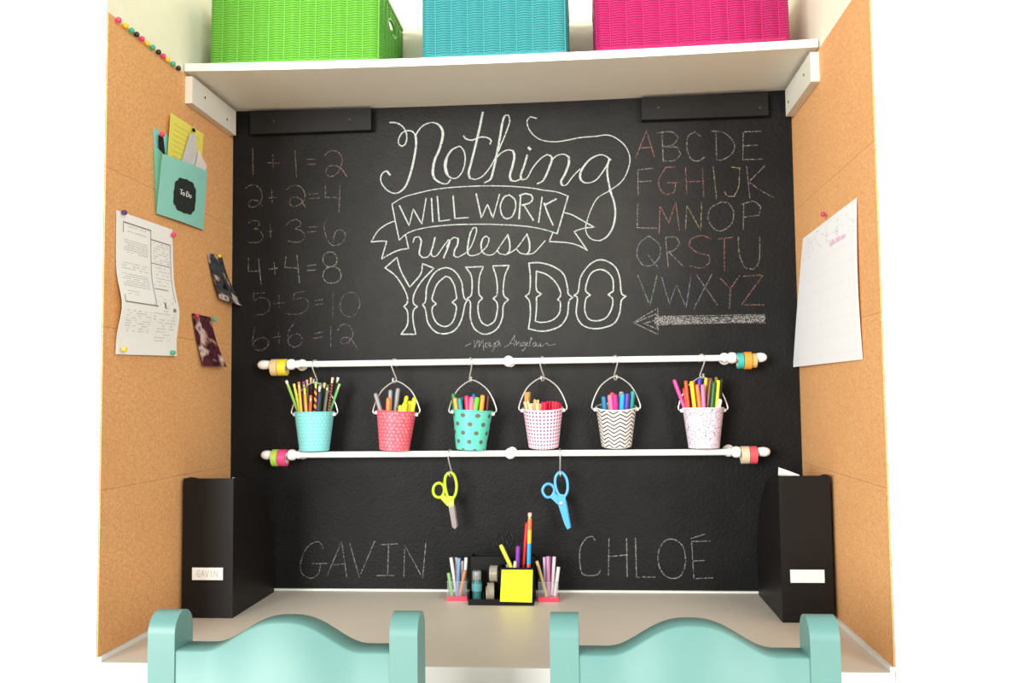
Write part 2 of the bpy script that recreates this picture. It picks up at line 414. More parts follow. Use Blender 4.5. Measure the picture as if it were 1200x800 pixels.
draw('chalk_sum', A2, [[(122, 130), (120, 215), (195, 215)], [(190, 135), (205, 298)], [(258, 202), (315, 195)], [(293, 160), (300, 232)], [(372, 120), (365, 190), (465, 195)], [(447, 110), (463, 292)], [(517, 180), (572, 172)], [(517, 210), (570, 207)],
  dict(p=[(668, 85), (630, 105), (620, 145), (640, 178), (672, 185), (705, 170), (715, 135), (700, 100)], c=True), dict(p=[(680, 185), (635, 205), (620, 250), (640, 285), (680, 295), (725, 280), (742, 245), (725, 200)], c=True)], LW, (186, 194, 178), .58, 'pale green sum, four plus four')
draw('chalk_sum', A2, [[(157, 365), (155, 415), (195, 395), (240, 400), (265, 435), (255, 480), (215, 505), (165, 505)], [(157, 365), (235, 360)], [(293, 432), (365, 425)], [(325, 375), (328, 468)],
  [(430, 360), (420, 410), (470, 395), (510, 405), (525, 440), (505, 480), (450, 503), (370, 500)], [(430, 362), (495, 350)], [(565, 412), (620, 405)], [(570, 440), (625, 432)], [(688, 360), (685, 520)],
  dict(p=[(800, 358), (755, 385), (735, 440), (750, 495), (790, 520), (835, 505), (865, 450), (862, 400), (835, 365)], c=True)], LW, (150, 140, 160), .45, 'dim grey sum, five plus five')
draw('chalk_sum', A2, [[(165, 590), (155, 640), (150, 700), (170, 740), (210, 745), (250, 715), (255, 680), (225, 660), (180, 670), (158, 690)], [(288, 660), (335, 650)], [(322, 628), (327, 695)],
  [(432, 560), (400, 600), (385, 650), (395, 705), (430, 725), (470, 705), (483, 665), (460, 635), (420, 640), (390, 665)], [(565, 632), (615, 622)], [(560, 665), (615, 655)], [(672, 580), (672, 720)],
  [(718, 612), (745, 575), (785, 575), (815, 605), (818, 650), (790, 690), (750, 702), (735, 680), (760, 660), (800, 665), (830, 700), (850, 735)]], LW, (172, 148, 180), .5, 'violet sum, six plus six')

B1, B2, B3, B4 = (430, 120, 6.665), (590, 120, 6.665), (430, 210, 7.06), (580, 210, 7.06)
WH = (168, 175, 171)
c = Chalk(); tk = (.0042, .0085); tn = .0042
c.stroke(B1, [(180, 157), (230, 160), (275, 185), (305, 230), (312, 280), (300, 325), (275, 343), (250, 325), (248, 290), (270, 245), (310, 222), (350, 225), (378, 250)], .0044)
c.stroke(B1, [(378, 250), (385, 320), (370, 430), (345, 540), (310, 640), (270, 690), (220, 710), (165, 690), (120, 640), (108, 590), (125, 550), (155, 535), (180, 565)], tk)
c.stroke(B1, [(385, 250), (410, 210), (450, 175), (510, 157), (560, 175), (590, 220), (590, 280), (565, 370), (530, 450), (515, 540), (530, 595), (580, 630), (625, 635), (652, 605)], (.0044, .0098))
c.stroke(B1, [(715, 345), (660, 375), (620, 440), (608, 500), (625, 560), (665, 592), (710, 585), (750, 530), (768, 450), (760, 385), (735, 350)], (.004, .0085), True)
c.stroke(B1, [(628, 430), (618, 500), (632, 560)], .005)
c.stroke(B1, [(905, 80), (880, 200), (850, 330), (815, 470), (795, 550), (805, 592), (850, 600), (905, 575), (960, 510), (1000, 440)], (.0042, .0085))
c.stroke(B1, [(755, 262), (775, 285), (820, 295), (860, 280), (905, 270), (950, 280), (972, 300), (962, 325)], .0044)
c.stroke(B1, [(1000, 440), (1040, 350), (1085, 240), (1115, 150), (1105, 100), (1080, 105), (1060, 150), (1040, 270), (1010, 430), (985, 540), (965, 600), (920, 627)], (.004, .0085))
c.stroke(B1, [(1005, 440), (1050, 395), (1100, 372), (1140, 378), (1152, 420), (1137, 500), (1117, 570), (1127, 610), (1162, 615), (1197, 600)], (.0044, .0088))
c.stroke(B2, [(185, 415), (160, 500), (135, 570), (145, 605), (185, 590), (230, 510), (290, 440), (340, 408)], (.004, .0078))
c.stroke(B2, [(340, 408), (370, 420), (378, 450), (350, 530), (310, 610), (265, 635)], (.0044, .0078))
c.stroke(B2, [(355, 500), (380, 450), (420, 415), (470, 405), (510, 425), (510, 480), (480, 560), (450, 615), (460, 650), (495, 640), (540, 580), (598, 520)], (.0038, .0088))
c.stroke(B2, [(197, 354), (208, 366)], .0075)
c.stroke(B2, [(838, 448), (790, 415), (740, 412), (670, 450), (615, 520), (598, 580), (620, 620), (670, 628), (730, 600), (790, 520), (828, 452)], (.0042, .0085))
q1 = [(825, 445), (810, 520), (820, 620), (845, 720)]
q2 = [(945, 80), (980, 170), (995, 250), (990, 340), (965, 420), (920, 480), (870, 508), (810, 500), (765, 460), (750, 400), (770, 320), (795, 250), (850, 155), (950, 95)]
k = lambda p: ((580+p[0]/7.06-590)*6.665, (210+p[1]/7.06-120)*6.665)
c.stroke(B2, q1+[k(p) for p in q2[:7]], (.0042, .0070))
c.stroke(B2, [k(p) for p in q2[6:]], .0034)
c.stroke(B2, [k((950, 95)), (930, 610), (980, 500), (985, 420), (950, 340), (880, 280), (810, 255), (720, 265), (600, 275), (500, 295), (400, 308), (300, 295), (235, 255), (195, 200), (185, 145), (210, 112), (258, 125)], .0034)
c.done('chalk_lettering', WH, .9, 'white script word, Nothing')
c = Chalk(); bw = .0036
kk = lambda p: (p[0]+150*7.06, p[1])
c.stroke(B3, [(208, 205), (300, 150), (400, 120), (540, 88), (700, 68), (900, 57), (1060, 55)]+[kk(p) for p in [(150, 60), (300, 73), (400, 90), (510, 105), (605, 140)]], bw)
c.stroke(B3, [(208, 205), (235, 345), (268, 503)], bw+.0006)
c.stroke(B3, [(268, 503), (330, 450), (420, 415), (560, 390), (750, 375), (1000, 372)]+[kk(p) for p in [(60, 377), (150, 380), (300, 395), (420, 420), (515, 450)]], bw)
c.stroke(B4, [(605, 140), (565, 280), (515, 450)], bw+.001)
c.stroke(B3, [(235, 345), (160, 375), (90, 430), (35, 520), (100, 512), (165, 512), (145, 580), (122, 660), (200, 615), (270, 585), (345, 573), (320, 460)], bw+.0006)
c.stroke(B4, [(570, 275), (640, 295), (720, 340), (822, 397), (740, 405), (655, 432), (710, 510), (765, 590), (690, 548), (600, 525), (450, 515), (480, 440)], bw+.0006)
c.done('chalk_banner', WH, .85, 'white ribbon banner outline')
c = Chalk()
for st in [[(270, 220), (350, 385), (383, 245), (455, 372), (490, 158)], [(535, 160), (545, 350)], [(583, 145), (598, 348), (690, 335)], [(713, 140), (728, 325), (838, 317)], [(905, 122), (948, 322), (997, 205), (1043, 322), (1097, 125)]]: c.stroke(B3, st, (.004, .0058))
c.stroke(B4, [(118, 130), (75, 150), (45, 220), (60, 300), (95, 328), (140, 310), (170, 240), (165, 170)], .0046, True)
for st in [[(213, 140), (200, 325)], [(205, 135), (250, 120), (300, 130), (312, 160), (290, 195), (225, 215)], [(240, 215), (318, 338)], [(390, 150), (362, 355)], [(505, 165), (410, 215)], [(408, 200), (440, 290), (480, 378)]]: c.stroke(B4, st, .0052)
c.done('chalk_lettering', WH, .9, 'white capitals on the banner, WILL WORK')
c = Chalk(); sw = (.0038, .0064)
for st in [[(382, 520), (395, 480), (430, 475), (450, 510), (440, 570), (435, 620), (465, 650), (510, 635), (545, 560), (563, 485)], [(563, 485), (545, 560), (530, 610), (545, 640), (580, 630), (630, 560), (675, 500), (685, 520), (660, 590), (635, 650)],
   [(660, 560), (685, 510), (720, 480), (755, 490), (750, 540), (725, 590), (720, 630), (750, 645), (800, 620), (830, 600), (870, 540), (905, 440), (905, 400), (880, 400), (855, 450), (835, 550), (835, 610), (860, 632), (920, 620), (970, 580), (1000, 540), (1012, 490), (985, 468), (955, 500), (945, 560), (965, 610), (1010, 628), (1060, 610), (1110, 540), (1165, 460)],
   [(1165, 460), (1180, 520), (1180, 590), (1150, 625), (1100, 615), (1080, 590)]]: c.stroke(B3, st, sw)
for st in [[(105, 620), (180, 570), (265, 455)], [(265, 455), (285, 520), (285, 590), (260, 622), (210, 610), (180, 580)], [(260, 622), (320, 610), (370, 560), (415, 510)]]: c.stroke(B4, st, sw)
c.done('chalk_lettering', WH, .9, 'white script word, unless')
C = (430, 295, 3.75); ow = .0046
draw('chalk_lettering', C, [dict(p=p, c=True) for p in (
 [(80, 70), (132, 25), (150, 85), (188, 155), (235, 100), (245, 52), (295, 72), (240, 130), (208, 185), (205, 225), (222, 240), (205, 258), (203, 300), (215, 362), (150, 362), (178, 320), (178, 262), (162, 240), (178, 222), (172, 180), (130, 110)],
 [(345, 70), (300, 90), (265, 150), (258, 215), (245, 232), (258, 255), (268, 310), (300, 350), (340, 360), (385, 345), (415, 300), (430, 235), (440, 215), (425, 195), (415, 130), (385, 85)],
 [(345, 108), (310, 140), (290, 190), (288, 212), (305, 228), (288, 245), (290, 280), (310, 315), (345, 328), (375, 310), (390, 270), (392, 238), (375, 222), (395, 205), (385, 150), (365, 115)],
 [(435, 68), (512, 65), (495, 110), (492, 180), (508, 205), (490, 225), (490, 270), (505, 310), (530, 325), (560, 305), (573, 260), (572, 225), (555, 205), (572, 185), (570, 120), (553, 62), (625, 60), (605, 110), (600, 185), (622, 210), (600, 235), (595, 290), (570, 340), (520, 362), (475, 340), (455, 290), (455, 225), (440, 205), (460, 185), (460, 110)],
 [(712, 50), (760, 48), (820, 65), (865, 100), (882, 160), (885, 185), (905, 200), (888, 218), (880, 280), (850, 325), (800, 345), (760, 348), (710, 338), (718, 280), (715, 220), (697, 195), (715, 175), (718, 110)],
 [(745, 85), (790, 100), (830, 135), (850, 175), (850, 195), (838, 210), (850, 225), (845, 270), (815, 300), (770, 310), (740, 305), (745, 250), (745, 200), (768, 185), (745, 165)],
 [(1030, 35), (980, 55), (940, 110), (928, 175), (910, 192), (925, 205), (920, 270), (940, 315), (980, 335), (1030, 335), (1085, 315), (1110, 270), (1118, 215), (1138, 195), (1118, 180), (1110, 110), (1085, 60)],
 [(1020, 78), (985, 95), (965, 140), (962, 172), (982, 190), (962, 208), (958, 260), (975, 295), (1010, 303), (1050, 290), (1075, 250), (1080, 208), (1060, 188), (1083, 172), (1080, 120), (1055, 88)])], ow, WH, .9, 'white outlined capitals, YOU DO')
D = (540, 380, 10)
draw('chalk_signature', D, [[(50, 255), (90, 235), (130, 225)], [(140, 185), (165, 195), (160, 275)], [(165, 270), (200, 185), (215, 200), (210, 270)], [(215, 260), (260, 175), (265, 240), (270, 300)], [(330, 210), (290, 225), (285, 260), (310, 268), (335, 225), (340, 265)],
 [(345, 215), (350, 255), (385, 250), (400, 210), (395, 260), (375, 320), (360, 310)], [(450, 190), (410, 215), (405, 255), (430, 260), (450, 205), (465, 255)], [(515, 265), (560, 240), (610, 165), (630, 125), (628, 250)], [(580, 225), (640, 220)],
 [(650, 190), (655, 250), (680, 200), (695, 215), (700, 255)], [(745, 205), (715, 220), (715, 250), (740, 245), (750, 210), (755, 270), (730, 310), (705, 300)], [(760, 240), (785, 220), (775, 205), (765, 235), (785, 260)], [(795, 255), (835, 160), (825, 150), (810, 220), (820, 260)],
 dict(p=[(870, 210), (845, 225), (845, 255), (870, 255), (880, 225)], c=True), [(890, 215), (890, 255), (920, 250), (935, 215), (935, 260), (965, 250)], [(965, 250), (1000, 215), (1040, 245), (1110, 230)]], .0024, (200, 200, 198), .6)
E_ = (735, 140, 3.077)
RED, GRY, GRN, YEL, BLU, PUR, LIL = (212, 128, 118), (186, 180, 170), (150, 200, 150), (214, 196, 140), (158, 172, 196), (190, 160, 196), (196, 172, 186)
alpha = [
 ('A', RED, [[(30, 140), (70, 40), (98, 135)], [(45, 103), (92, 100)]]), ('B', GRY, [[(125, 45), (130, 150)], [(110, 48), (160, 45), (185, 65), (165, 92), (130, 98)], [(130, 98), (180, 100), (193, 125), (170, 148), (130, 150)]]),
 ('C', GRY, [[(265, 62), (245, 45), (220, 60), (215, 100), (228, 140), (255, 150), (280, 135)]]), ('D', GRY, [[(320, 45), (322, 145)], [(305, 42), (350, 48), (385, 85), (380, 120), (345, 145), (322, 145)]]),
 ('E', GRY, [[(418, 45), (417, 145), (487, 143)], [(418, 45), (480, 42)], [(418, 95), (470, 93)]]), ('F', LIL, [[(38, 182), (40, 272)], [(38, 182), (92, 176)], [(38, 225), (85, 222)]]),
 ('G', RED, [[(172, 172), (140, 172), (115, 215), (118, 250), (140, 272), (170, 262), (175, 230)], [(145, 228), (190, 228)]]), ('H', RED, [[(210, 172), (215, 270)], [(272, 175), (275, 278)], [(213, 225), (275, 222)]]),
 ('I', YEL, [[(310, 172), (322, 285)]]), ('J', YEL, [[(375, 172), (408, 175)], [(405, 175), (402, 240), (385, 278), (360, 275), (352, 262)]]), ('K', LIL, [[(430, 170), (442, 283)], [(495, 168), (438, 225), (480, 255), (530, 283)]]),
 ('L', GRY, [[(38, 302), (36, 390), (105, 392)]]), ('M', RED, [[(115, 410), (118, 312), (150, 372), (175, 298), (188, 398)]]), ('N', YEL, [[(210, 398), (215, 310), (265, 400), (268, 300)]]),
 ('O', GRY, [[(338, 298), (300, 320), (292, 360), (315, 395), (345, 400), (378, 372), (382, 330), (365, 300), (338, 298)]]), ('P', GRY, [[(420, 302), (418, 395)], [(415, 305), (455, 295), (482, 315), (475, 345), (420, 352)]]),
 ('Q', BLU, [[(78, 420), (45, 445), (35, 490), (55, 525), (90, 525), (118, 490), (115, 450), (78, 420)], [(75, 488), (112, 535)]]), ('R', GRY, [[(138, 425), (148, 532)], [(138, 425), (175, 422), (190, 445), (170, 470), (142, 480)], [(150, 478), (205, 532)]]),
 ('S', RED, [[(300, 430), (270, 418), (232, 430), (222, 455), (250, 478), (295, 490), (298, 515), (270, 535), (225, 528)]]), ('T', RED, [[(330, 430), (380, 425)], [(350, 430), (350, 545)]]),
 ('U', GRY, [[(400, 425), (405, 490), (425, 535), (455, 540), (475, 510), (478, 425)]]), ('V', GRN, [[(38, 562), (82, 670), (108, 560)]]), ('W', BLU, [[(125, 570), (152, 665), (178, 595), (212, 678), (230, 565)]]),
 ('X', PUR, [[(250, 560), (325, 668)], [(305, 558), (240, 682)]]), ('Y', RED, [[(335, 572), (372, 610), (405, 562)], [(372, 610), (368, 680)]]), ('Z', RED, [[(420, 565), (490, 560), (412, 668), (492, 668)]])]
for ch, colr, st in alpha: draw('chalk_letter', E_, st, LW, colr, .55, 'chalk letter '+ch)
ar = [dict(p=[(22, 732), (110, 680), (112, 775)], c=True), [(30, 732), (105, 700), (108, 755), (60, 735), (106, 722)], [(105, 710), (495, 703), (497, 728), (105, 740)]]
for i in range(9): ar.append([(100, 714+i*2.6), (300, 710+i*2.5+random.random()*4), (495, 706+i*2.4)])
for i in range(46): ar.append([(110+i*8.4, 712), (118+i*8.4, 734)])
draw('chalk_arrow', E_, ar, .0028, (226, 220, 214), .55, 'pale chalk arrow pointing left')
draw('chalk_name', (330, 600, 6.316), [[(305, 265), (290, 230), (260, 218), (205, 245), (160, 310), (140, 390), (150, 450), (190, 480), (235, 485), (275, 450), (290, 385)], [(230, 380), (340, 378)], [(335, 475), (445, 215), (483, 475)], [(380, 388), (460, 382)], [(505, 228), (575, 482), (690, 213)],
 [(737, 240), (855, 233)], [(793, 235), (785, 468)], [(700, 468), (830, 468)], [(905, 480), (912, 245), (1045, 485), (1068, 230)]], .0032, (188, 186, 180), .55)
draw('chalk_name', (660, 600, 6), [[(222, 195), (205, 170), (165, 180), (125, 240), (115, 310), (125, 410), (150, 440), (200, 445), (245, 435), (262, 405)], [(322, 185), (318, 440)], [(445, 185), (450, 450)], [(315, 312), (450, 298)], [(508, 185), (515, 455), (645, 455)],
 dict(p=[(750, 188), (700, 215), (668, 290), (672, 370), (710, 440), (770, 465), (830, 440), (860, 350), (845, 250), (800, 200)], c=True), [(903, 205), (918, 465), (1050, 460)], [(903, 205), (1030, 202)], [(915, 342), (990, 338)], [(900, 183), (1000, 152)]], .0034, (200, 198, 194), .6)

# ------------------------------------------------------------------ woven baskets
def basket(label, x0, x1, y0, depth, h, rgb, seed):
    x, y = (x0+x1)/2, y0+depth/2
    wd_, dp = (x1-x0), depth
    sl_ = (sag(x1-.01)-sag(x0+.01))/(x1-x0-.02)       # the basket sits on the sagging board
    zb_ = max(sag(q)*(.84 if sag(q) < 0 else 1)-sl_*(q-x) for q in (x0+.002, x, x1-.002))
    t = thing('woven_basket', label, 'basket', (x, y, ZS+TS+zb_-.0002), (0, -math.atan(sl_), 0), 'woven storage baskets on the shelf')
    mt = plain(rgb, .28, 0, .1, 90)
    hx, hy, R = wd_/2, dp/2, .012
    def perim(s):                          # point and outward normal of the rounded rectangle, s in metres
        segs = [(hx*2-2*R), (hy*2-2*R), (hx*2-2*R), (hy*2-2*R)]; arc = PI*R/2; c_ = [(-1, -1), (1, -1), (1, 1), (-1, 1)]
        for i in range(4):
            ang0 = -PI/2+i*PI/2; nx, ny = math.cos(ang0), math.sin(ang0); tx, ty = -ny, nx
            if s < segs[i]:
                sx_, sy_ = c_[i]; return (sx_*(hx-R)+nx*R+tx*s, sy_*(hy-R)+ny*R+ty*s, nx, ny)
            s -= segs[i]
            if s < arc:
                a = ang0+s/R; sx_, sy_ = c_[(i+1) % 4]
                return (sx_*(hx-R)+math.cos(a)*R, sy_*(hy-R)+math.sin(a)*R, math.cos(a), math.sin(a))
            s -= arc
        return perim(0)
    L = 4*hx+4*hy-8*R+2*PI*R
    ns = 2*round(L/.0190/2); dz = .0058; nr = int((h-.012)/dz); rs = .0027
    b = MB(); per = 4; tot = ns*per; pts = [perim(i*L/tot) for i in range(tot)]
    def hole(px_, py_, z): return abs(abs(px_)-hx) < .006 and (py_/.045)**2+((z-h*.72)/.018)**2 < 1
    for r in range(nr):
        z = .006+r*dz; run = []
        cells = []
        for i in range(tot):
            px_, py_, nx, ny = pts[i]; a = .0021*math.cos(PI*i/per)
            cells.append(None if hole(px_, py_, z) else (px_+nx*a, py_+ny*a, z))
        if None not in cells: b.tube(cells, rs, 6, True); continue
        st = cells.index(None); cells = cells[st:]+cells[:st]
        for q in cells+[None]:
            if q is None:
                if len(run) > 1: b.tube(run, rs, 6)
                run = []
            else: run.append(q)
    b.build('woven_wall', mt, t)
    b = MB()
    for i in range(ns):
        px_, py_, nx, ny = perim(i*L/ns)
        zs_ = [0.0035, h-.004]
        if hole(px_, py_, h*.72):
            zs_ = [.0035, h*.72-.017, h*.72+.017, h-.004]
        for a, c2 in zip(zs_[::2], zs_[1::2]): b.tube([(px_, py_, a), (px_, py_, c2)], .0021, 6)
    b.build('stake', mt, t)['kind'] = 'stuff'
    P = [(p[0], p[1], h-.004) for p in pts[::2]]; MB().tube(P, .0055, 8, True).build('rim', mt, t)
    MB().tube([(p[0], p[1], .0055) for p in pts[::2]], .0046, 8, True).box(-hx+.006, hx-.006, -hy+.006, hy-.006, .001, .005).build('base', mt, t)
    for sx_ in (-1, 1):
        MB().tube([(sx_*hx, .045*math.cos(a*PI/12), h*.72+.018*math.sin(a*PI/12)) for a in range(24)], .004, 8, True).build('handle_hole_edging', mt, t)
    return t
basket('lime green woven basket at the left end of the shelf', .052, .462, -.276, .262, .185, (100, 172, 58), 1)
basket('turquoise woven basket in the middle of the shelf', .566, .901, -.276, .262, .185, (58, 146, 150), 2)
basket('hot pink woven basket at the right end of the shelf', .972, 1.404, -.276, .262, .185, (176, 30, 98), 3)

# ------------------------------------------------------------------ rails, tape rolls, hooks
YR = -.060
def rx(px, py): return on(px, py, 1, YR).x
def rail(label, z, pf, pc, mid, pc2, pf2, py):
    x0, xa, xb, xm, xc, xd, x1 = rx(pf[0], py), rx(pf[1], py), rx(pc, py), rx(mid, py), rx(pc2, py), rx(pf2[0], py), rx(pf2[1], py)
    t = thing('hanging_rail', label, 'rail', (xm, 0, z))
    b = MB(); b.lathe([(.0078, 0), (.0078, xc-xb)], 20, (xb-xm, YR, 0), (1, 0, 0)); b.build('rod', WHITE, t)
    for xe, xi, s in ((x0, xa, 1), (x1, xd, -1)):
        l = abs(xi-xe)
        pr = [(.0003, 0), (.005, .0012), (.0095, .0055), (.0115, .012), (.0118, .018), (.0105, l*.78), (.0085, l*.92), (.006, l)]
        pr += [(.006, abs((xb if s > 0 else xc)-xe)-.012)]
        MB().lathe(pr, 20, (xe-xm, YR, 0), (s, 0, 0)).build('finial', WHITE, t)
    for xc_, s in ((xb, -1), (xc, 1)):
        MB().lathe([(.0085, -.012), (.011, -.006), (.0085, -.002), (.0132, .004), (.0142, .011), (.0125, .018), (.008, .021)], 20, (xc_-xm, YR, 0), (s, 0, 0)).build('collar', WHITE, t)
        br = MB(); br.lathe([(.007, 0), (.007, -YR-.0075)], 14, (xc_-xm, YR+.007, 0), (0, 1, 0)); br.lathe([(.015, 0), (.015, .004), (.010, .006)], 20, (xc_-xm, -.0005, 0), (0, -1, 0)); br.build('wall_bracket', WHITE, t)
    b = MB(); b.lathe([(.0003, -.0145), (.008, -.012), (.013, -.006), (.0145, 0), (.013, .006), (.008, .012), (.0003, .0145)], 20, (0, YR, 0), (1, 0, 0))
    b.lathe([(.006, 0), (.006, -YR-.008)], 14, (0, YR+.0075, 0), (0, 1, 0)); b.lathe([(.013, 0), (.013, .004)], 20, (0, -.0005, 0), (0, -1, 0)); b.build('centre_support', WHITE, t)
    return x0, x1
ZR1, ZR2 = .577, .347
rail('upper white hanging rail with six pails hanging from it', ZR1, (302, 319), 346, 596, 853, (883, 899), 423)
rail('lower white hanging rail with two scissors hanging from it', ZR2, (306, 320), 347, 598, 858, (884, 903), 531)
def tape(label, pa, pb, py, z, rgb, ro=.0215, core=(226, 216, 200)):
    xa, xb = rx(pa, py), rx(pb, py); w = xb-xa-.0008
    zc = z-(.0135-.0062)
    t = thing('tape_roll', label, 'tape roll', ((xa+xb)/2, YR, zc), group='washi tape rolls on the rail ends')
    MB().lathe([(.0150, -w/2), (ro-.0006, -w/2), (ro, -w/2+.0006), (ro, w/2-.0006), (ro-.0006, w/2), (.0150, w/2)], 36, (0, 0, 0), (1, 0, 0), closed=True).build('tape', plain(rgb, .45, 0, .06), t)
    MB().lathe([(.0135, -w/2), (.0149, -w/2), (.0149, w/2), (.0135, w/2)], 36, (0, 0, 0), (1, 0, 0), closed=True).build('core', plain(core, .8), t)
tape('pale beige tape roll on the left end of the upper rail', 318.5, 326.6, 427, ZR1, (224, 196, 150))
tape('bright yellow tape roll on the left end of the upper rail', 326.8, 336.6, 427, ZR1, (238, 214, 50))
tape('teal tape roll on the right end of the upper rail', 863.5, 871.0, 418, ZR1, (62, 184, 172), .0195)
tape('orange tape roll on the right end of the upper rail', 871.3, 880.3, 418, ZR1, (240, 160, 62))
tape('small gold tape roll beside the right knob of the upper rail', 880.6, 886.5, 418, ZR1, (214, 178, 112), .0178)
tape('lime green tape roll on the left end of the lower rail', 319.5, 326.8, 533, ZR2, (176, 212, 84))
tape('bright pink tape roll on the left end of the lower rail', 327.0, 336.6, 533, ZR2, (232, 72, 130))
tape('cream tape roll on the right end of the lower rail', 868.0, 877.6, 529, ZR2, (214, 200, 172))
tape('coral red tape roll on the right end of the lower rail', 877.9, 886.8, 529, ZR2, (234, 88, 98))
def hook(label, x, zrod, zlow, rz):
    t = thing('s_hook', label, 'hook', (x, YR, zrod), (0, 0, rz), group='metal hooks on the rails')
    ru, rl = .0098, .0058; zl = zlow-zrod; p = []
    for a in range(-40, 181, 20): p.append((-ru*math.cos(math.radians(180-a)), 0, ru*math.sin(math.radians(a))))
    p = p[::1]
    # p ends at the x<0 side; shank crosses to the lower curl
    p += [(-ru, 0, -.008), (-ru*.7, 0, zl*.35), (-.001, 0, zl*.6), (rl*.9, 0, zl*.85)]
    for a in range(0, 221, 20): p.append((rl*math.cos(math.radians(a)), 0, zl+rl*(-math.sin(math.radians(a)))+.0015*0))
    q = smoothpath(p, step=3, cut=80)
    MB().tube(q, .0019, 8).build('wire', STEEL, t)
    for e in (q[0], q[-1]): MB().lathe([(.0003, -.0036), (.0026, -.0024), (.0036, 0), (.0026, .0024), (.0003, .0036)], 12, e).build('ball_tip', STEEL, t)
    return t

# ------------------------------------------------------------------ pails
YP = -.0655; ZP = ZR2+.0078+.0022; HP = .098
PAILS = [('aqua', 368.5, 'aqua pail with a faint pale pattern, full of pencils', (110, 200, 200), 0), ('coral', 462, 'coral pink speckled pail holding grey and yellow markers', (214, 84, 104), 0), ('dots', 551.5, 'teal pail with olive polka dots, full of markers', (88, 190, 172), 0),
 ('grid', 636.5, 'white pail with fine rows of purple dots holding clothes pegs', (206, 28, 84), 0), ('chevron', 722.5, 'white pail with thin dark zigzag stripes holding bright markers', (40, 150, 150), 1), ('speckle', 824.5, 'pale lilac pail with tiny scattered specks, full of bright markers', (232, 214, 232), 0)]
PX = []
for kind, px, label, inner, tl in PAILS:
    x = on(px, 505, 1, YP).x; PX.append(x)
    th_ = math.radians({3: 8, 4: 10}.get(len(PX)-1, 0)); ro_ = math.radians({1: 3.5, 2: 3.5}.get(len(PX)-1, 0))
    t = thing('pail', label, 'pail', (x, YP+HP*math.sin(th_), ZP+.036*math.sin(th_)), (th_, ro_, 0), group='small pails hanging on the upper rail')
    rb, rt = .0375, .0495
    MB().lathe([(rb-.004, 0), (rb, .0015)]+[(rb+(rt-rb)*i/14, .003+(HP-.004)*i/14) for i in range(15)], 40, cap1=False).build('pail_body', mat_pail(kind), t)
    MB().lathe([(.0003, .0035), (rb-.002, .0035), (rt-.0018, HP-.002)], 40, cap0=False, cap1=False).build('lining', plain(inner, .5), t)
    rc = {'aqua': (120, 206, 206), 'coral': (226, 96, 110), 'dots': (92, 196, 176), 'grid': (240, 206, 218), 'chevron': (226, 220, 216), 'speckle': (236, 220, 234)}[kind]
    MB().tube([((rt)*math.cos(a*PI/20), rt*math.sin(a*PI/20), HP) for a in range(40)], .0017, 8, True).build('rim', plain(rc, .4), t)
    zh = ZR1-.0465-ZP
    e = HP-.006
    pts = [(-1, e, .054), (-1, e+.003, .0590), (-1, e+.012, .0588), (-1, e+.036, .0500), (-1, e+.058, .0370), (-1, e+.072, .0210), (-1, zh-.002, .008), (0, zh, 0)]
    path = [(s*w_, 0, z_) for s, z_, w_ in pts]+[(-s*w_, 0, z_) for s, z_, w_ in reversed(pts[:-1])]
    hd = MB().tube(smoothpath(path, step=5, cut=100), .0018, 8).build('handle', STEEL, t)
    if th_ or ro_:
        ri = Matrix.Rotation(-ro_, 3, 'Y') @ Matrix.Rotation(-th_, 3, 'X'); ear = Vector((0, 0, e)); hd.location = ear-ri @ ear; hd.rotation_euler = ri.to_euler()
    for s in (-1, 1):
        MB().lathe([(.0046, -.006), (.0046, .003), (.003, .005)], 12, (s*.0505, 0, e), (s, 0, 0)).build('ear', WHITE, t)
names6 = ['aqua pencil pail', 'coral pink pail', 'polka dot pail', 'purple dotted pail', 'zigzag pail', 'speckled lilac pail']
for i, x in enumerate(PX): hook('small metal hook on the upper rail above the '+names6[i], x, ZR1, ZR1-.0445, math.radians((62, 55, 118, 58, 122, 128)[i]))

# pens: top end pixel, pixel where it crosses the rim, depth slot
def stick(kind, name, label, cat, i, zo, top, rim, dy, rgb, r, rgb2=None, group=None, mat=None, rz=None):
    ox, oy = zo; s = 6.667; y = YP+dy
    Rm = on(ox+rim[0]/s, oy+rim[1]/s, 1, y)
    dm = math.sqrt(max(0, (.0462-r)**2-(Rm.x-PX[i])**2)); dy = max(-dm, min(dm, dy)); y = YP+dy
    yt, yb = (y-.003, max(-.023, dy)+YP+.0150) if i == 4 else (y, y)
    T = on(ox+top[0]/s, oy+top[1]/s, 1, yt); Rm = on(ox+rim[0]/s, oy+rim[1]/s, 1, y)
    k_ = (T.x-Rm.x)/max(.004, T.z-Rm.z); zb = ZP+(.0200 if i == 4 else .0065); xb = Rm.x-k_*(Rm.z-zb)
    lim = math.sqrt(max(0, (.0350-r)**2-dy*dy)); xb = max(PX[i]-lim, min(PX[i]+lim, xb))
    return pen(kind, name, label, cat, Vector((xb, yb, zb)), T, rgb, r, rgb2, group, mat)
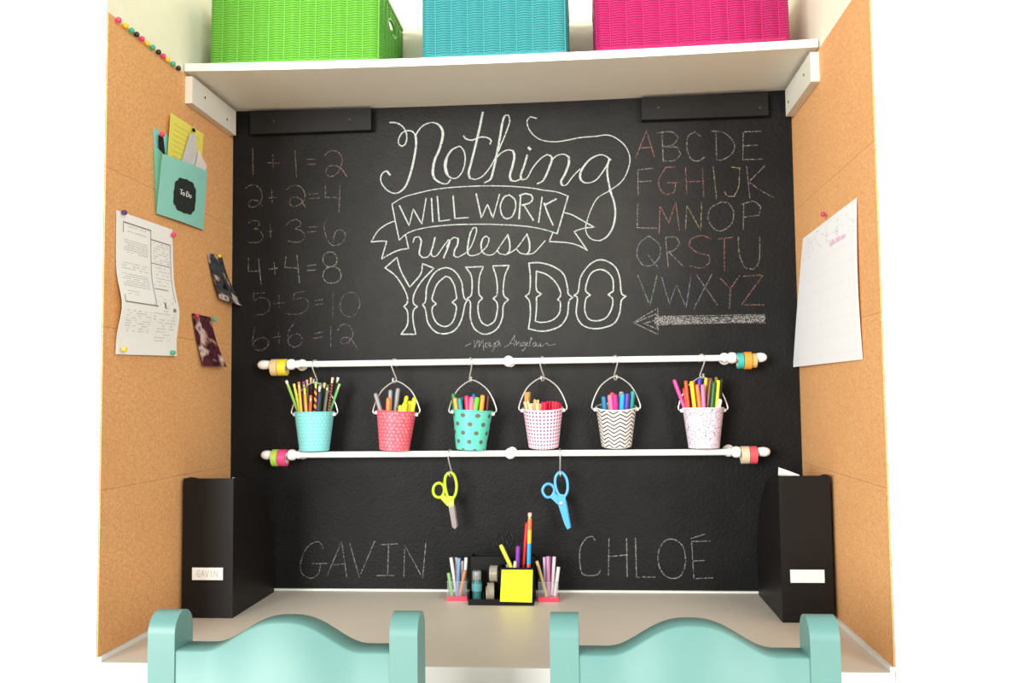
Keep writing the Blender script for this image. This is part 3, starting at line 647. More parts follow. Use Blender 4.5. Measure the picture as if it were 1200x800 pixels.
def pen(kind, name, label, cat, B, T, rgb, r, rgb2=None, group=None, mat=None):
    d = T-B; L = d.length
    t = thing(name, label, cat, B, d.to_track_quat('Z', 'Y').to_euler(), group)
    rgb = tuple(int(v*(.86 if kind == 'chalk' else .94)) for v in rgb); m1 = mat or plain(rgb, .4, 0, .05)
    if kind == 'pencil':          # stands with its rubber or flat end up
        MB().lathe([(.0006, 0), (r, .014)]+[(r, .014+(L-.028)*j/10) for j in range(1, 11)], 6).build('barrel', m1, t, smooth=20)
        MB().lathe([(r*1.04, L-.0142), (r*1.04, L-.008)], 14).build('ferrule', plain((190, 176, 120), .35, .9), t)
        MB().lathe([(r*.95, L-.0082), (r*.95, L-.001), (r*.7, L)], 14).build('eraser', plain(rgb2 or (226, 178, 158), .8), t)
    elif kind == 'marker':
        MB().lathe([(r*.8, 0), (r*.95, .004), (r*.95, L*.45)], 18).build('barrel', plain(rgb2 or rgb, .35, 0, .05), t)
        MB().lathe([(r, L*.45), (r, L-.006), (r*.86, L-.0015), (r*.6, L)], 18).build('cap', m1, t)
    elif kind == 'blunt':
        MB().lathe([(r*.85, 0), (r*.95, .004), (r*.95, L*.4)], 18).build('barrel', plain(rgb2 or rgb, .35, 0, .05), t)
        MB().lathe([(r, L*.4)]+[(r*math.cos(a*PI/16), L-r+r*math.sin(a*PI/16)) for a in range(9)], 18).build('cap', m1, t)
    elif kind == 'chalk':
        tag(t, label, cat, group)
        MB().lathe([(r*.92, 0), (r, .001), (r*.94, L-.001), (r*.85, L)], 14).build('stick', m1, t)
    return t
g1, o1 = 'pencils in the aqua pail', (325, 415)
rn = .0036
pl = [((70, 205), (160, 440), -.004, (152, 204, 84), (240, 240, 240), 'lime green pencil with a white end, leaning far left in the aqua pail'),
 ((130, 230), (176, 440), -.018, (206, 214, 50), (220, 224, 80), 'yellow-green pencil at the left of the aqua pail'),
 ((168, 215), (187, 440), -.026, (232, 182, 50), (240, 132, 60), 'golden pencil with an orange end in the aqua pail'),
 ((206, 212), (212, 440), -.002, (120, 62, 128), (150, 80, 160), 'purple pencil behind the golden pencils in the aqua pail'),
 ((213, 262), (208, 440), -.031, (236, 170, 44), (240, 190, 70), 'short amber pencil at the front of the aqua pail'),
 ((232, 198), (238, 440), .010, (96, 58, 34), (214, 160, 140), 'brown pencil with a pinkish end in the aqua pail'),
 ((263, 180), (262, 440), .020, (64, 40, 34), (226, 172, 132), 'dark pencil with a peach end, tallest at the middle of the aqua pail'),
 ((262, 320), (258, 440), -.030, (232, 92, 42), (240, 120, 70), 'short orange-red pencil at the middle of the aqua pail'),
 ((302, 218), (296, 440), -.024, (30, 26, 24), (150, 196, 110), 'black pencil with orange bands in the aqua pail'),
 ((333, 246), (330, 440), -.030, (56, 34, 96), (206, 206, 214), 'navy pencil with a pale end in the aqua pail'),
 ((340, 222), (336, 440), .006, (58, 130, 62), (96, 176, 96), 'green ended pencil behind the navy pencil in the aqua pail'),
 ((370, 222), (356, 440), -.010, (28, 26, 28), (190, 200, 130), 'black pencil beside the grey one in the aqua pail'),
 ((396, 236), (374, 440), -.026, (112, 108, 106), (90, 88, 88), 'grey pencil at the right of the aqua pail'),
 ((433, 180), (398, 440), -.012, (62, 36, 24), (226, 190, 170), 'dark brown patterned pencil leaning right in the aqua pail'),
 ((475, 180), (412, 440), .006, (30, 28, 28), (240, 236, 228), 'black pencil with a white end, tallest at the right of the aqua pail'),
 ((488, 230), (412, 440), -.020, (112, 184, 116), (130, 190, 130), 'soft green pencil leaning far right in the aqua pail')]
for k_, (tp, rm, dy, rgb, end, lb) in enumerate(pl):
    mt = mat_striped((30, 26, 24), (240, 150, 50), 9) if k_ == 8 else (mat_striped((52, 32, 22), (150, 84, 40), 22) if k_ == 13 else None)
    stick('pencil', 'pencil', lb, 'pencil', 0, o1, tp, rm, dy, rgb, rn, end, g1, mt)
o2 = (425, 415)
for kd, tp, rm, dy, rgb, r, lb in [
 ('blunt', (98, 302), (140, 440), -.012, (142, 140, 140), .0054, 'grey rounded marker leaning left in the coral pail'), ('blunt', (218, 276), (214, 440), .006, (150, 148, 148), .0054, 'grey rounded marker behind the orange one in the coral pail'),
 ('blunt', (278, 262), (254, 440), -.006, (140, 140, 138), .0056, 'grey rounded marker, tallest in the coral pail'), ('blunt', (203, 335), (196, 440), -.026, (242, 122, 40), .0060, 'orange marker at the front of the coral pail'),
 ('blunt', (346, 322), (322, 440), .004, (206, 196, 20), .0056, 'dark yellow highlighter at the back of the coral pail'), ('blunt', (408, 335), (386, 440), -.012, (236, 236, 20), .0060, 'yellow highlighter leaning right in the coral pail'),
 ('blunt', (332, 374), (330, 440), -.028, (240, 236, 24), .0068, 'short yellow highlighter at the front of the coral pail'), ('blunt', (372, 362), (358, 440), -.020, (226, 226, 24), .0058, 'yellow highlighter between the two other front yellows in the coral pail'), ('blunt', (296, 396), (292, 440), -.022, (230, 228, 30), .0055, 'lowest yellow highlighter, beside the tall grey marker in the coral pail')]:
    stick(kd, 'marker', lb, 'marker', 1, o2, tp, rm, dy, rgb, r, None, 'markers in the coral pail')
o3 = (515, 415)
for tp, rm, dy, rgb, lb in [
 ((108, 304), (112, 446), -.004, (20, 110, 46), 'dark green marker at the left of the polka dot pail'), ((122, 340), (128, 446), -.020, (222, 160, 50), 'mustard marker at the left of the polka dot pail'),
 ((156, 340), (154, 446), -.027, (20, 134, 140), 'teal marker in the polka dot pail'), ((212, 322), (206, 446), -.029, (226, 34, 90), 'crimson pink marker in the polka dot pail'),
 ((252, 332), (247, 446), -.031, (246, 110, 150), 'light pink marker in the polka dot pail'), ((268, 308), (268, 446), .002, (20, 78, 150), 'navy blue marker behind the pink ones in the polka dot pail'),
 ((296, 334), (297, 446), -.029, (98, 222, 50), 'lime green marker in the polka dot pail'), ((338, 318), (338, 446), -.024, (246, 150, 30), 'orange marker in the polka dot pail'),
 ((378, 320), (364, 446), -.008, (84, 28, 22), 'dark maroon marker at the right of the polka dot pail'), ((182, 330), (182, 446), .004, (16, 70, 60), 'dark teal marker at the back of the polka dot pail')]:
    stick('marker', 'marker', lb, 'marker', 2, o3, tp, rm, dy, rgb, .0062, None, 'markers in the polka dot pail')
# clothes pegs
def peg(label, i, zo, top, dy, rgb, lean, L=.052, grp='clothes pegs in the purple dotted pail'):
    dy = max(dy*.6, -.016)
    y = YP+dy; T = on(zo[0]+top[0]/6.667, zo[1]+top[1]/6.667, 1, y)
    t = thing('clothes_peg', label, 'clothes peg', T, (0, math.radians(lean), math.radians(random.choice((-30, 20, 60)))), grp)
    mt = plain(rgb, .6, 0, .1, 120)
    for s in (-1, 1):
        MB().prism([(s*.0008, -.002), (s*.0052, 0), (s*.0062, -.004), (s*.0046, -.03), (s*.0058, -.05), (s*.004, -L), (s*.0006, -L+.004), (s*.0006, -.03)], 1, -.0042, .0042).build('jaw', mt, t, bevel=.0006)
    MB().tube([(.0055*math.cos(a*.6), -.0048+.0096*a/40, -.03+.003*math.sin(a*.6)) for a in range(41)], .0007, 6).build('spring', STEEL, t)
o4 = (600, 415)
WD = (214, 168, 108)
for tp, dy, rgb, ln, lb in [((122, 292), .006, (196, 146, 84), 4, 'brown wooden peg, tallest in the purple dotted pail'), ((108, 366), -.018, (226, 190, 140), -12, 'pale wooden peg leaning left in the purple dotted pail'), ((190, 352), -.012, WD, 6, 'tan wooden peg at the middle of the purple dotted pail'),
 ((150, 384), -.028, (234, 204, 158), -4, 'low pale wooden peg at the front of the purple dotted pail'), ((208, 384), -.030, (224, 190, 140), 4, 'low tan wooden peg beside the red pegs'),
 ((252, 372), -.022, (214, 26, 66), 0, 'red peg next to the wooden pegs in the purple dotted pail'), ((292, 364), -.002, (196, 16, 66), 3, 'red peg at the back of the purple dotted pail'), ((330, 366), -.018, (220, 30, 60), 5, 'red peg at the middle of the three front red pegs'), ((366, 378), -.006, (206, 20, 60), 10, 'red peg at the far right of the purple dotted pail')]:
    peg(lb, 3, o4, tp, dy, rgb, ln)
o5 = (685, 415)
for tp, rm, dy, rgb, lb in [
 ((148, 328), (146, 430), -.018, (20, 116, 170), 'blue marker at the left of the zigzag pail'), ((196, 316), (192, 430), -.028, (246, 120, 150), 'salmon pink marker in the zigzag pail'), ((236, 312), (238, 430), -.030, (238, 30, 150), 'magenta marker in the zigzag pail'),
 ((216, 298), (216, 430), -.002, (222, 70, 60), 'coral red marker at the back of the zigzag pail'), ((296, 306), (290, 430), -.028, (30, 160, 226), 'sky blue marker in the zigzag pail'), ((290, 292), (270, 430), .004, (190, 160, 140), 'beige marker at the back of the zigzag pail'),
 ((334, 304), (328, 430), -.022, (88, 50, 170), 'violet marker in the zigzag pail'), ((378, 288), (362, 430), -.010, (14, 146, 140), 'teal marker at the right of the zigzag pail')]:
    stick('marker', 'marker', lb, 'marker', 4, o5, tp, rm, dy, rgb, .0062, None, 'markers in the zigzag pail')
o6 = (775, 415)
for tp, rm, dy, rgb, r, lb in [
 ((98, 198), (172, 395), -.010, (232, 70, 150), .0048, 'pink marker leaning far left in the speckled pail'), ((176, 262), (198, 400), -.022, (238, 36, 36), .0048, 'red marker at the front left of the speckled pail'), ((190, 206), (212, 400), -.004, (238, 92, 40), .0048, 'red-orange marker behind the red one in the speckled pail'),
 ((234, 210), (234, 400), -.029, (252, 218, 20), .0050, 'bright yellow marker left of the middle of the speckled pail'), ((258, 206), (252, 400), .004, (222, 40, 40), .0048, 'red marker at the back of the speckled pail'), ((278, 236), (272, 400), -.030, (246, 130, 40), .0048, 'orange marker at the middle of the speckled pail'),
 ((298, 186), (296, 400), -.012, (56, 40, 176), .0060, 'indigo marker standing at the middle of the speckled pail'), ((322, 236), (310, 400), -.030, (240, 120, 180), .0052, 'light pink marker at the middle of the speckled pail'), ((350, 184), (338, 400), -.006, (226, 206, 50), .0048, 'yellow marker at the back of the speckled pail'),
 ((386, 184), (362, 400), -.018, (122, 72, 40), .0052, 'brown marker in the speckled pail'), ((412, 212), (396, 400), -.027, (10, 104, 44), .0050, 'dark green marker in the speckled pail'), ((430, 178), (410, 400), .002, (140, 120, 46), .0048, 'olive marker at the back of the speckled pail'),
 ((446, 202), (430, 400), -.018, (240, 232, 40), .0048, 'yellow marker at the right of the speckled pail'), ((472, 186), (450, 400), -.004, (24, 20, 20), .0050, 'black marker at the right of the speckled pail'), ((460, 350), (450, 400), -.020, (246, 240, 240), .0055, 'short white marker at the right of the speckled pail')]:
    stick('marker', 'marker', lb, 'marker', 5, o6, tp, rm, dy, rgb, r, None, 'markers in the speckled pail')

# ------------------------------------------------------------------ hanging scissors
def scissors(label, big, small, body, shank, blade, piv, hcol, bcol, hookx):
    Z5 = (480, 520, 5.4545)
    def P(p): q = on(Z5[0]+p[0]/Z5[2], Z5[1]+p[1]/Z5[2], 1, YR); return (q.x, q.z)
    o = P(piv); t = thing('scissors', label, 'scissors', (o[0], YR, o[1]), group='scissors on the lower rail')
    loc = lambda p: (P(p)[0]-o[0], P(p)[1]-o[1])
    hm, bmat = plain(hcol, .4, 0, .05), bcol
    def loop(pts, dy, extra):
        b = MB(); q = smoothpath([(*loc(p), 0) for p in pts], True, 6, 100)
        b.tube([(v.x, dy, v.y) for v in q], .0036, 10, True); b.prism([loc(p) for p in extra], 1, dy-.003, dy+.003); return b
    loop(big, -.002, body).build('handle', hm, t); loop(small, .002, shank).build('handle', hm, t)
    MB().prism([loc(p) for p in blade], 1, -.0042, -.0022).build('blade', bmat, t, bevel=.0004)
    MB().prism([(a+.0022, b_+.001) for a, b_ in map(loc, blade)], 1, .0006, .0026).build('blade', bmat, t, bevel=.0004)
    MB().lathe([(.0045, 0), (.0045, .0065), (.003, .0075)], 16, (0, 0, 0), (0, -1, 0)).build('pivot', STEEL, t)
    top = P(big[0]); hook(hookx, top[0]+.001, ZR2, top[1]-.004, math.radians(68 if 'left' in hookx or 'lime' in hookx else 95))
GREYB = plain((128, 118, 116), .4, .3, .05)
scissors('lime green scissors with grey blades hanging from the lower rail', [(258, 182), (232, 205), (226, 250), (234, 300), (250, 345), (278, 348), (298, 305), (300, 250), (284, 198)], [(185, 250), (157, 268), (150, 305), (165, 335), (200, 340), (220, 305), (214, 266)],
 [(240, 330), (284, 335), (284, 395), (256, 405), (246, 375)], [(188, 338), (214, 320), (262, 362), (268, 402), (240, 395)], [(250, 396), (284, 392), (303, 526), (291, 543), (274, 530)], (264, 384), (176, 208, 20), GREYB, 'small metal hook on the lower rail holding the lime green scissors')
scissors('blue scissors with blue blades hanging from the lower rail', [(960, 180), (936, 205), (930, 245), (940, 295), (962, 330), (992, 332), (1010, 290), (1006, 230), (985, 192)], [(885, 255), (858, 272), (850, 305), (872, 338), (905, 336), (925, 300), (914, 268)],
 [(945, 315), (998, 325), (995, 385), (960, 385)], [(895, 338), (925, 308), (965, 350), (975, 400), (945, 385)], [(948, 380), (996, 362), (1027, 535), (1008, 545), (990, 510)], (968, 378), (74, 160, 222), plain((70, 156, 218), .4, 0, .05), 'small metal hook on the lower rail holding the blue scissors')

# ------------------------------------------------------------------ magazine files
def magfile(label, x0, x1, yf, tilt, ltext):
    w = x1-x0; t = thing('magazine_file', label, 'magazine file', ((x0+x1)/2, yf, ZD+.0004), (0, 0, tilt), 'black magazine files on the desk')
    hw = w/2; H = .314; D_ = .272; th = .0022
    MB().box(-hw, hw, 0, th, 0, H).build('front_panel', FILEB, t, bevel=.0008)
    MB().box(-hw+th, hw-th, th, D_-th, 0, th).build('bottom_panel', FILEB, t)
    MB().box(-hw+th, hw-th, D_-th, D_, 0, .11).build('back_panel', FILEB, t)
    pr = [(th, 0), (D_, 0), (D_, .11), (D_-.004, .14), (D_-.018, .18), (D_-.05, .228), (D_-.10, .270), (D_-.16, .298), (.06, .311), (.035, H), (th, H)]
    for s in (-1, 1):
        xx = sorted((s*hw, s*(hw-th))); MB().prism(pr, 0, xx[0], xx[1]).build('side_panel', FILEB, t)
    lb = MB().box(-.036, .036, -.0012, -.0001, .085, .113).build('label_card', PAPER, t); lb['label'] = 'white label card'
    MB().box(-.0375, .0375, -.0016, -.0001, .0825, .085).box(-.0375, .0375, -.0016, -.0001, .113, .1145).build('label_holder', FILEB, t)
    if ltext:
        b = MB()
        G = {'G': [[(1, .85), (.5, 1), (0, .5), (.5, 0), (1, .2), (1, .5), (.5, .5)]], 'A': [[(0, 0), (.5, 1), (1, 0)], [(.2, .4), (.8, .4)]], 'V': [[(0, 1), (.5, 0), (1, 1)]], 'I': [[(.5, 0), (.5, 1)]], 'N': [[(0, 0), (0, 1), (1, 0), (1, 1)]]}
        for j, ch in enumerate(ltext):
            for st in G[ch]:
                for a, c2 in zip(st, st[1:]):
                    X = lambda p: -.0250+j*.0102+p[0]*.0075; Z = lambda p: .0915+p[1]*.0145
                    b.tube([(X(a), -.0013, Z(a)), (X(c2), -.0013, Z(c2))], .0006, 5)
        b.build('label_lettering', plain((168, 164, 150), .8), lb)
    return t
xf = on(216, 640, 1, -.30).x; xg = on(271, 640, 1, -.30).x
magfile('black magazine file against the left cork wall with a lettered white label', .0095, .1270, -.296, math.radians(0), 'GAVIN')
magfile('black magazine file against the right cork wall with a blank white label', 1.3475, 1.4570, -.292, math.radians(0), None)
def filepaper(label, x, lean, prof):
    b = MB().prism(prof, 0, -.0004, .0004); o = b.build('paper', PAPER, loc=None); o.location = (x, 0, ZD+.004); o.rotation_euler = (0, 0, lean); return tag(o, label, 'paper', 'papers inside the magazine files')
filepaper('white sheet of paper in the left magazine file, only a sliver of its top showing', .1215, 0, [(-.285, 0), (-.05, 0), (-.05, .08), (-.10, .20), (-.185, .262), (-.262, .3085), (-.285, .3115)])
pp = [(1.394, -.2845, .3115), (1.378, -.250, .3180), (1.3635, -.219, .323), (1.3615, -.206, .262), (1.360, -.060, .10)]
o = MB().add([(x-1.37, y, 0) for x, y, z in pp]+[(x-1.37, y, z) for x, y, z in pp], [(i, i+1, i+6, i+5) for i in range(4)]).build('paper', PAPER, solid=.0006, offset=0)
o.location = (1.37, 0, ZD+.004); tag(o, 'white sheet of paper in the right magazine file with its top corner sticking out', 'paper', 'papers inside the magazine files')

# ------------------------------------------------------------------ desk organiser, cups and what they hold
BLK = plain((15, 14, 15), .4, 0, .05, 40, 0, .2)
OX, OY = .724, -.105
org = thing('desk_organizer', 'black desk organizer with a tall pen cup standing under the hanging scissors', 'desk organizer', (OX, OY, ZD+.0003))
x0, x1 = -.078, .078
MB().box(x0, x1, -.048, .048, 0, .006).build('base', BLK, org, bevel=.002)
cx0, cx1, cy0, cy1, ch = -.002, .076, -.047, .000, .088
b = MB(); th = .0022
b.box(cx0, cx1, cy0, cy0+th, .006, ch).box(cx0, cx1, cy1-th, cy1, .006, ch).box(cx0, cx0+th, cy0+th, cy1-th, .006, ch).box(cx1-th, cx1, cy0+th, cy1-th, .006, ch); b.build('pen_cup', BLK, org)
b = MB(); b.box(x0, x1, .004, .0065, .006, .105).box(x0, x0+th, .0066, .046, .006, .105).box(x1-th, x1, .0066, .046, .006, .105).box(x0, x1, .0461, .048, .006, .105); b.build('rear_box', BLK, org)
b = MB(); b.box(x0, cx0-.0005, -.048, -.0458, .006, .014).box(x0, x0+th, -.0456, .0036, .006, .03).box(-.043, -.041, -.0456, .0036, .006, .03); b.build('front_tray', BLK, org)
# sticky notes on the pen cup
pn = MB().hexa([(.0355-.0375, -.0505, .010), (.0745-.001, -.0505, .0085), (.0745-.001, -.0476, .0085), (-.002, -.0476, .010), (.003, -.0525, .084), (.0765, -.0525, .084), (.0765, -.0476, .084), (.003, -.0476, .084)])
o = pn.build('sticky_note_pad', plain((250, 246, 30), .7, 0, .01), loc=(0, 0, 0)); o.location = (OX, OY, ZD); tag(o, 'bright yellow sticky note pad on the front of the black desk organizer', 'sticky notes')
# glue stick, tape rolls
t = thing('glue_stick', 'teal glue bottle with a clear cap at the left of the desk organizer', 'glue', (OX-.0595, OY-.028, ZD+.0066))
MB().lathe([(.0115, 0), (.012, .002), (.012, .046), (.0105, .05)], 24).build('bottle', plain((36, 92, 92), .35, 0, .4, 60), t)
MB().lathe([(.0098, .050), (.0108, .052), (.0108, .068), (.009, .071)], 24).build('cap', plain((126, 130, 128), .3, 0, .15), t)
MB().lathe([(.0122, .024), (.0122, .042)], 24, cap0=False, cap1=False).build('label_band', plain((76, 142, 144), .4), t)
def roll(label, x, y, z, R, w, rot):
    t = thing('clear_tape_roll', label, 'tape roll', (x, y, z), (0, 0, rot), 'clear tape rolls in the desk organizer')
    MB().lathe([(R*.62, -w/2), (R, -w/2), (R, w/2), (R*.62, w/2)], 32, ax=(1, 0, 0), closed=True).build('tape', plain((146, 138, 122), .3, 0, .3, 90), t)
    MB().lathe([(R*.54, -w/2), (R*.61, -w/2), (R*.61, w/2), (R*.54, w/2)], 32, ax=(1, 0, 0), closed=True).build('core', plain((150, 140, 124), .6), t)
roll('small clear tape roll at the bottom front of the desk organizer', OX-.0270, OY-.0225, ZD+.0068+.021, .021, .016, .12)
roll('clear tape roll stacked on the lower roll in the desk organizer', OX-.0190, OY-.0130, ZD+.0068+.0615, .0195, .019, -.05)
roll('narrow clear tape roll beside the glue in the desk organizer', OX-.0363, OY-.026, ZD+.0068+.017, .017, .0035, .1)
# things in the pen cup
def at(px, py, y): return on(px, py, 1, y)
zc = ZD+.008
def cup_pen(kind, name, label, cat, px, py, y, xb, yb, rgb, r, rgb2=None, mat=None):
    return pen(kind, name, label, cat, Vector((xb, yb, zc)), at(px, py, y), rgb, r, rgb2, 'pens in the desk organizer', mat)
cup_pen('pencil', 'pencil', 'rainbow striped pencil, tallest in the desk organizer', 'pencil', 621.0, 600.5, -.128, .785, -.120, (250, 180, 50), .0050, (206, 176, 160), mat_rainbow())
cup_pen('marker', 'marker', 'red pen beside the rainbow pencil in the desk organizer', 'pen', 617.5, 612, -.118, .768, -.114, (214, 30, 40), .0042, (140, 20, 28))
cup_pen('blunt', 'marker', 'purple marker in the desk organizer', 'marker', 607.0, 639, -.136, .759, -.132, (128, 40, 160), .0055, (120, 60, 150))
cup_pen('marker', 'marker', 'yellow highlighter leaning left in the desk organizer', 'marker', 586.5, 638, -.138, .785, -.1355, (206, 206, 60), .0052, (120, 96, 60))
cup_pen('marker', 'marker', 'tan marker just above the sticky notes in the desk organizer', 'marker', 596.0, 656, -.118, .736, -.116, (150, 120, 70), .0052)
cup_pen('marker', 'marker', 'pale capped marker just above the sticky notes in the desk organizer', 'marker', 604.0, 657, -.1455, .748, -.1475, (190, 186, 170), .0044)
# black handled scissors in the cup
t = thing('scissors', 'black handled scissors standing in the desk organizer', 'scissors', (.752, -.1235, zc+.0), (0, math.radians(-9), 0))
for s, cxx in ((-1, -.011), (1, .013)):
    b = MB(); b.tube([(cxx+.0085*math.cos(a*PI/10), s*.0015, .142+.0155*math.sin(a*PI/10)) for a in range(20)], .0030, 8, True)
    b.tube([(cxx*.9, s*.0015, .127), (s*.003, s*.0015, .085)], .0035, 8); b.build('handle', BLK, t)
    MB().prism([(-.005, .088), (.005, .088), (s*.001, .004)], 1, s*.0015-.0007, s*.0015+.0007).build('blade', STEEL, t)
def cup(label, x, y, w, sticks, group):
    t = thing('chalk_cup', label, 'cup', (x, y, ZD+.0003), group='clear chalk cups on the desk')
    h2 = w/2; PK = plain((226, 62, 86), .4, 0, .05); CL = mat_clear('clear_plastic')
    MB().box(-h2, h2, -h2, h2, 0, .010).build('base', PK, t, bevel=.003)['label'] = 'pink base'
    b = MB(); th = .0012; i = h2-.0012; z0, z1 = .0102, .046
    b.box(-i, i, -i, -i+th, z0, z1).box(-i, i, i-th, i, z0, z1).box(-i, -i+th, -i+th, i-th, z0, z1).box(i-th, i, -i+th, i-th, z0, z1); b.build('clear_wall', CL, t)['label'] = 'clear plastic wall'
    b = MB().tube([(-i, -i, z1), (i, -i, z1), (i, i, z1), (-i, i, z1)], .0009, 6, True); b.build('rim', mat_clear('clear_rim', (200, 204, 200), .35), t)
    for px, py, xb, yb, rgb, r, lb in sticks:
        pen('chalk', 'chalk_stick', lb, 'chalk', Vector((x+xb, y+yb, ZD+.0112)), at(px, py, y+yb), rgb, r, None, group)
cx1_ = on(537.0, 700, 1, -.088).x; cx2_ = on(643, 702, 1, -.092).x
cup('clear cup with a pink base of pale chalks, left of the desk organizer', cx1_, -.085, .050, [
 (525.5, 671, -.014, -.012, (128, 190, 110), .0046, 'green chalk stick in the left cup'), (528.5, 653, -.004, -.004, (238, 232, 226), .0046, 'white chalk stick, leftmost in the left cup'), (534.5, 653, -.003, .012, (228, 230, 232), .0044, 'white chalk stick at the back of the left cup, behind the blue one'),
 (538.0, 653.5, -.001, -.015, (120, 150, 196), .0050, 'blue chalk stick in the left cup'), (542.5, 657, .010, .010, (236, 230, 226), .0042, 'short white chalk stick in the left cup, between the blue and the orange'), (546.2, 653, .013, .000, (240, 236, 230), .0046, 'white chalk stick, rightmost in the left cup'), (545.0, 668, .006, -.016, (206, 130, 92), .0050, 'orange-brown chalk stick in the left cup')], 'chalk sticks in the left cup')
cup('clear cup with a pink base of pink chalks, right of the desk organizer', cx2_, -.089, .050, [
 (629.0, 657, -.004, -.014, (206, 178, 116), .0044, 'tan chalk stick leaning left in the right cup'), (638.0, 652.5, -.008, .002, (206, 178, 208), .0046, 'pale lilac chalk stick in the right cup'), (642.0, 651.5, .000, -.006, (206, 132, 176), .0052, 'mauve chalk stick at the middle of the right cup'),
 (644.5, 652, .005, .012, (190, 118, 164), .0048, 'darker mauve chalk stick at the back of the right cup'), (649.5, 652, .0085, .000, (244, 214, 220), .0046, 'pinkish white chalk stick in the right cup'), (654.5, 664, .0155, -.008, (242, 236, 232), .0046, 'short white chalk stick at the right of the right cup')], 'chalk sticks in the right cup')

# ------------------------------------------------------------------ pins and papers on the cork
PINC = {'pink': (228, 64, 116), 'yellow': (246, 206, 60), 'green': (64, 176, 140), 'black': (44, 34, 44), 'purple': (84, 56, 110), 'gold': (238, 190, 70), 'red': (206, 40, 90)}
def pin(label, p, nx, colr, r=.0055, group=None):
    t = thing('push_pin', label, 'push pin', p, (0, 0, 0), group)
    b = MB(); b.lathe([(r*.75, .0025), (r*.85, .0035), (r, .0060), (r*.98, .0085), (r*.7, .0108), (.0003, .0118)], 16, (0, 0, 0), (nx, 0, 0)); b.build('head', plain(PINC[colr], .3), t)
    MB().lathe([(.0006, -.003), (.0006, .003)], 8, (0, 0, 0), (nx, 0, 0)).build('needle', STEEL, t)
row = [(225, 115, 'pink'), (275, 140, 'yellow'), (318, 172, 'green'), (353, 207, 'black'), (390, 243, 'pink'), (428, 275, 'yellow'), (466, 293, 'green'), (507, 331, 'black'), (541, 357, 'pink'), (572, 390, 'yellow'), (610, 425, 'green'), (648, 453, 'black')]
ordn = {}
ow_ = ['first', 'second', 'third']
for X, Y, c_ in row:
    k_ = ordn.get(c_, 0); ordn[c_] = k_+1
    q = on(100+X/6, Y/6, 0, .004); 
    pin('%s %s ball pin from the front, along the top of the left cork' % (ow_[k_], c_), (.0004, q.y, 1.2545), 1, c_, .0060, 'pins along the top of the left cork wall')
def wallquad(pix, ax_v, bulge):
    """four photo corners (tl, tr, br, bl) on a side wall -> surface function u right, v up, lifted by bulge(u, v)"""
    P = [on(*p, 0, ax_v) for p in pix]
    def f(u, v):
        top = P[0].lerp(P[1], u); bot = P[3].lerp(P[2], u); p = bot.lerp(top, v); return (p.x+bulge(u, v), p.y, p.z)
    return f
def printed(f, rects, dx, mat, name, parent, base):
    b = MB()
    for u0_, v0_, u1_, v1_ in rects:
        nv = max(1, int(abs(v1_-v0_)*12))
        for k_ in range(nv):
            a, c2 = v0_+(v1_-v0_)*k_/nv, v0_+(v1_-v0_)*(k_+1)/nv
            q = [f(u0_, a), f(u1_, a), f(u1_, c2), f(u0_, c2)]; b.add([(x+dx, y, z) for x, y, z in q], [(0, 1, 2, 3)])
    o = b.build(name, mat, loc=None); o.parent = parent; o.location = -parent.location if parent else (0, 0, 0); return o
def paper(name, label, cat, f, mat, nu=8, nv=16, sol=.0006, off=0, sm=60):
    p = f(.5, .5); o = MB().sheet(f, nu, nv).build(name, mat, loc=p, solid=sol, smooth=sm, offset=off); return tag(o, label, cat)
# newsletter
fL = wallquad([(136, 246), (201.5, 269), (203.5, 417), (133.5, 415)], .0015, lambda u, v: .001+.014*math.exp(-((v-.34)/.16)**2)*(1-.2*u)+.006*(1-v)**2*(.4+.6*u))
nl = paper('newsletter', 'printed newsletter sheet pinned by four corners to the left cork wall', 'paper', fL, PAPER)
def lines(u0_, u1_, v0_, v1_, n_, dens=.85):
    rc = []
    for i in range(n_):
        v = v1_-(v1_-v0_)*(i+.5)/n_; u = u0_
        while u < u1_:
            w_ = random.uniform(.015, .05); 
            if random.random() < dens: rc.append((u, v-.0022, min(u1_, u+w_), v+.0022))
            u += w_+.012
    printed(fL, rc, .0011, INK, 'printed_text', nl, None)
lines(.12, .52, .72, .82, 6); lines(.08, .52, .60, .66, 3); lines(.08, .52, .48, .58, 6); lines(.12, .30, .42, .46, 2); lines(.62, .92, .70, .86, 8, .7); lines(.60, .92, .52, .68, 6, .7)
lines(.08, .48, .16, .32, 9, .6); lines(.52, .92, .10, .46, 16, .5); lines(.18, .5, .86, .93, 2)
fr_ = [(.10, .93, .58, .938), (.10, .86, .108, .938), (.57, .36, .578, .938), (.05, .365, .60, .373), (.05, .365, .058, .42), (.58, .865, .95, .872), (.94, .42, .948, .872), (.58, .69, .93, .695), (.60, .50, .85, .506), (.72, .36, .75, .40), (.88, .34, .93, .365)]
printed(fL, fr_, .0012, DINK, 'printed_frame', nl, None)
G_ = 'pins holding papers on the cork walls'
pin('dark purple pin at the top left corner of the newsletter', on(142, 249, 0, .003), 1, 'purple', group=G_); pin('pink pin at the top right corner of the newsletter', on(200, 275, 0, .003), 1, 'pink', group=G_)
pin('yellow pin at the bottom left corner of the newsletter', on(142, 409, 0, .009), 1, 'yellow', group=G_); pin('green pin at the bottom right corner of the newsletter', on(199.5, 413, 0, .009), 1, 'green', group=G_)
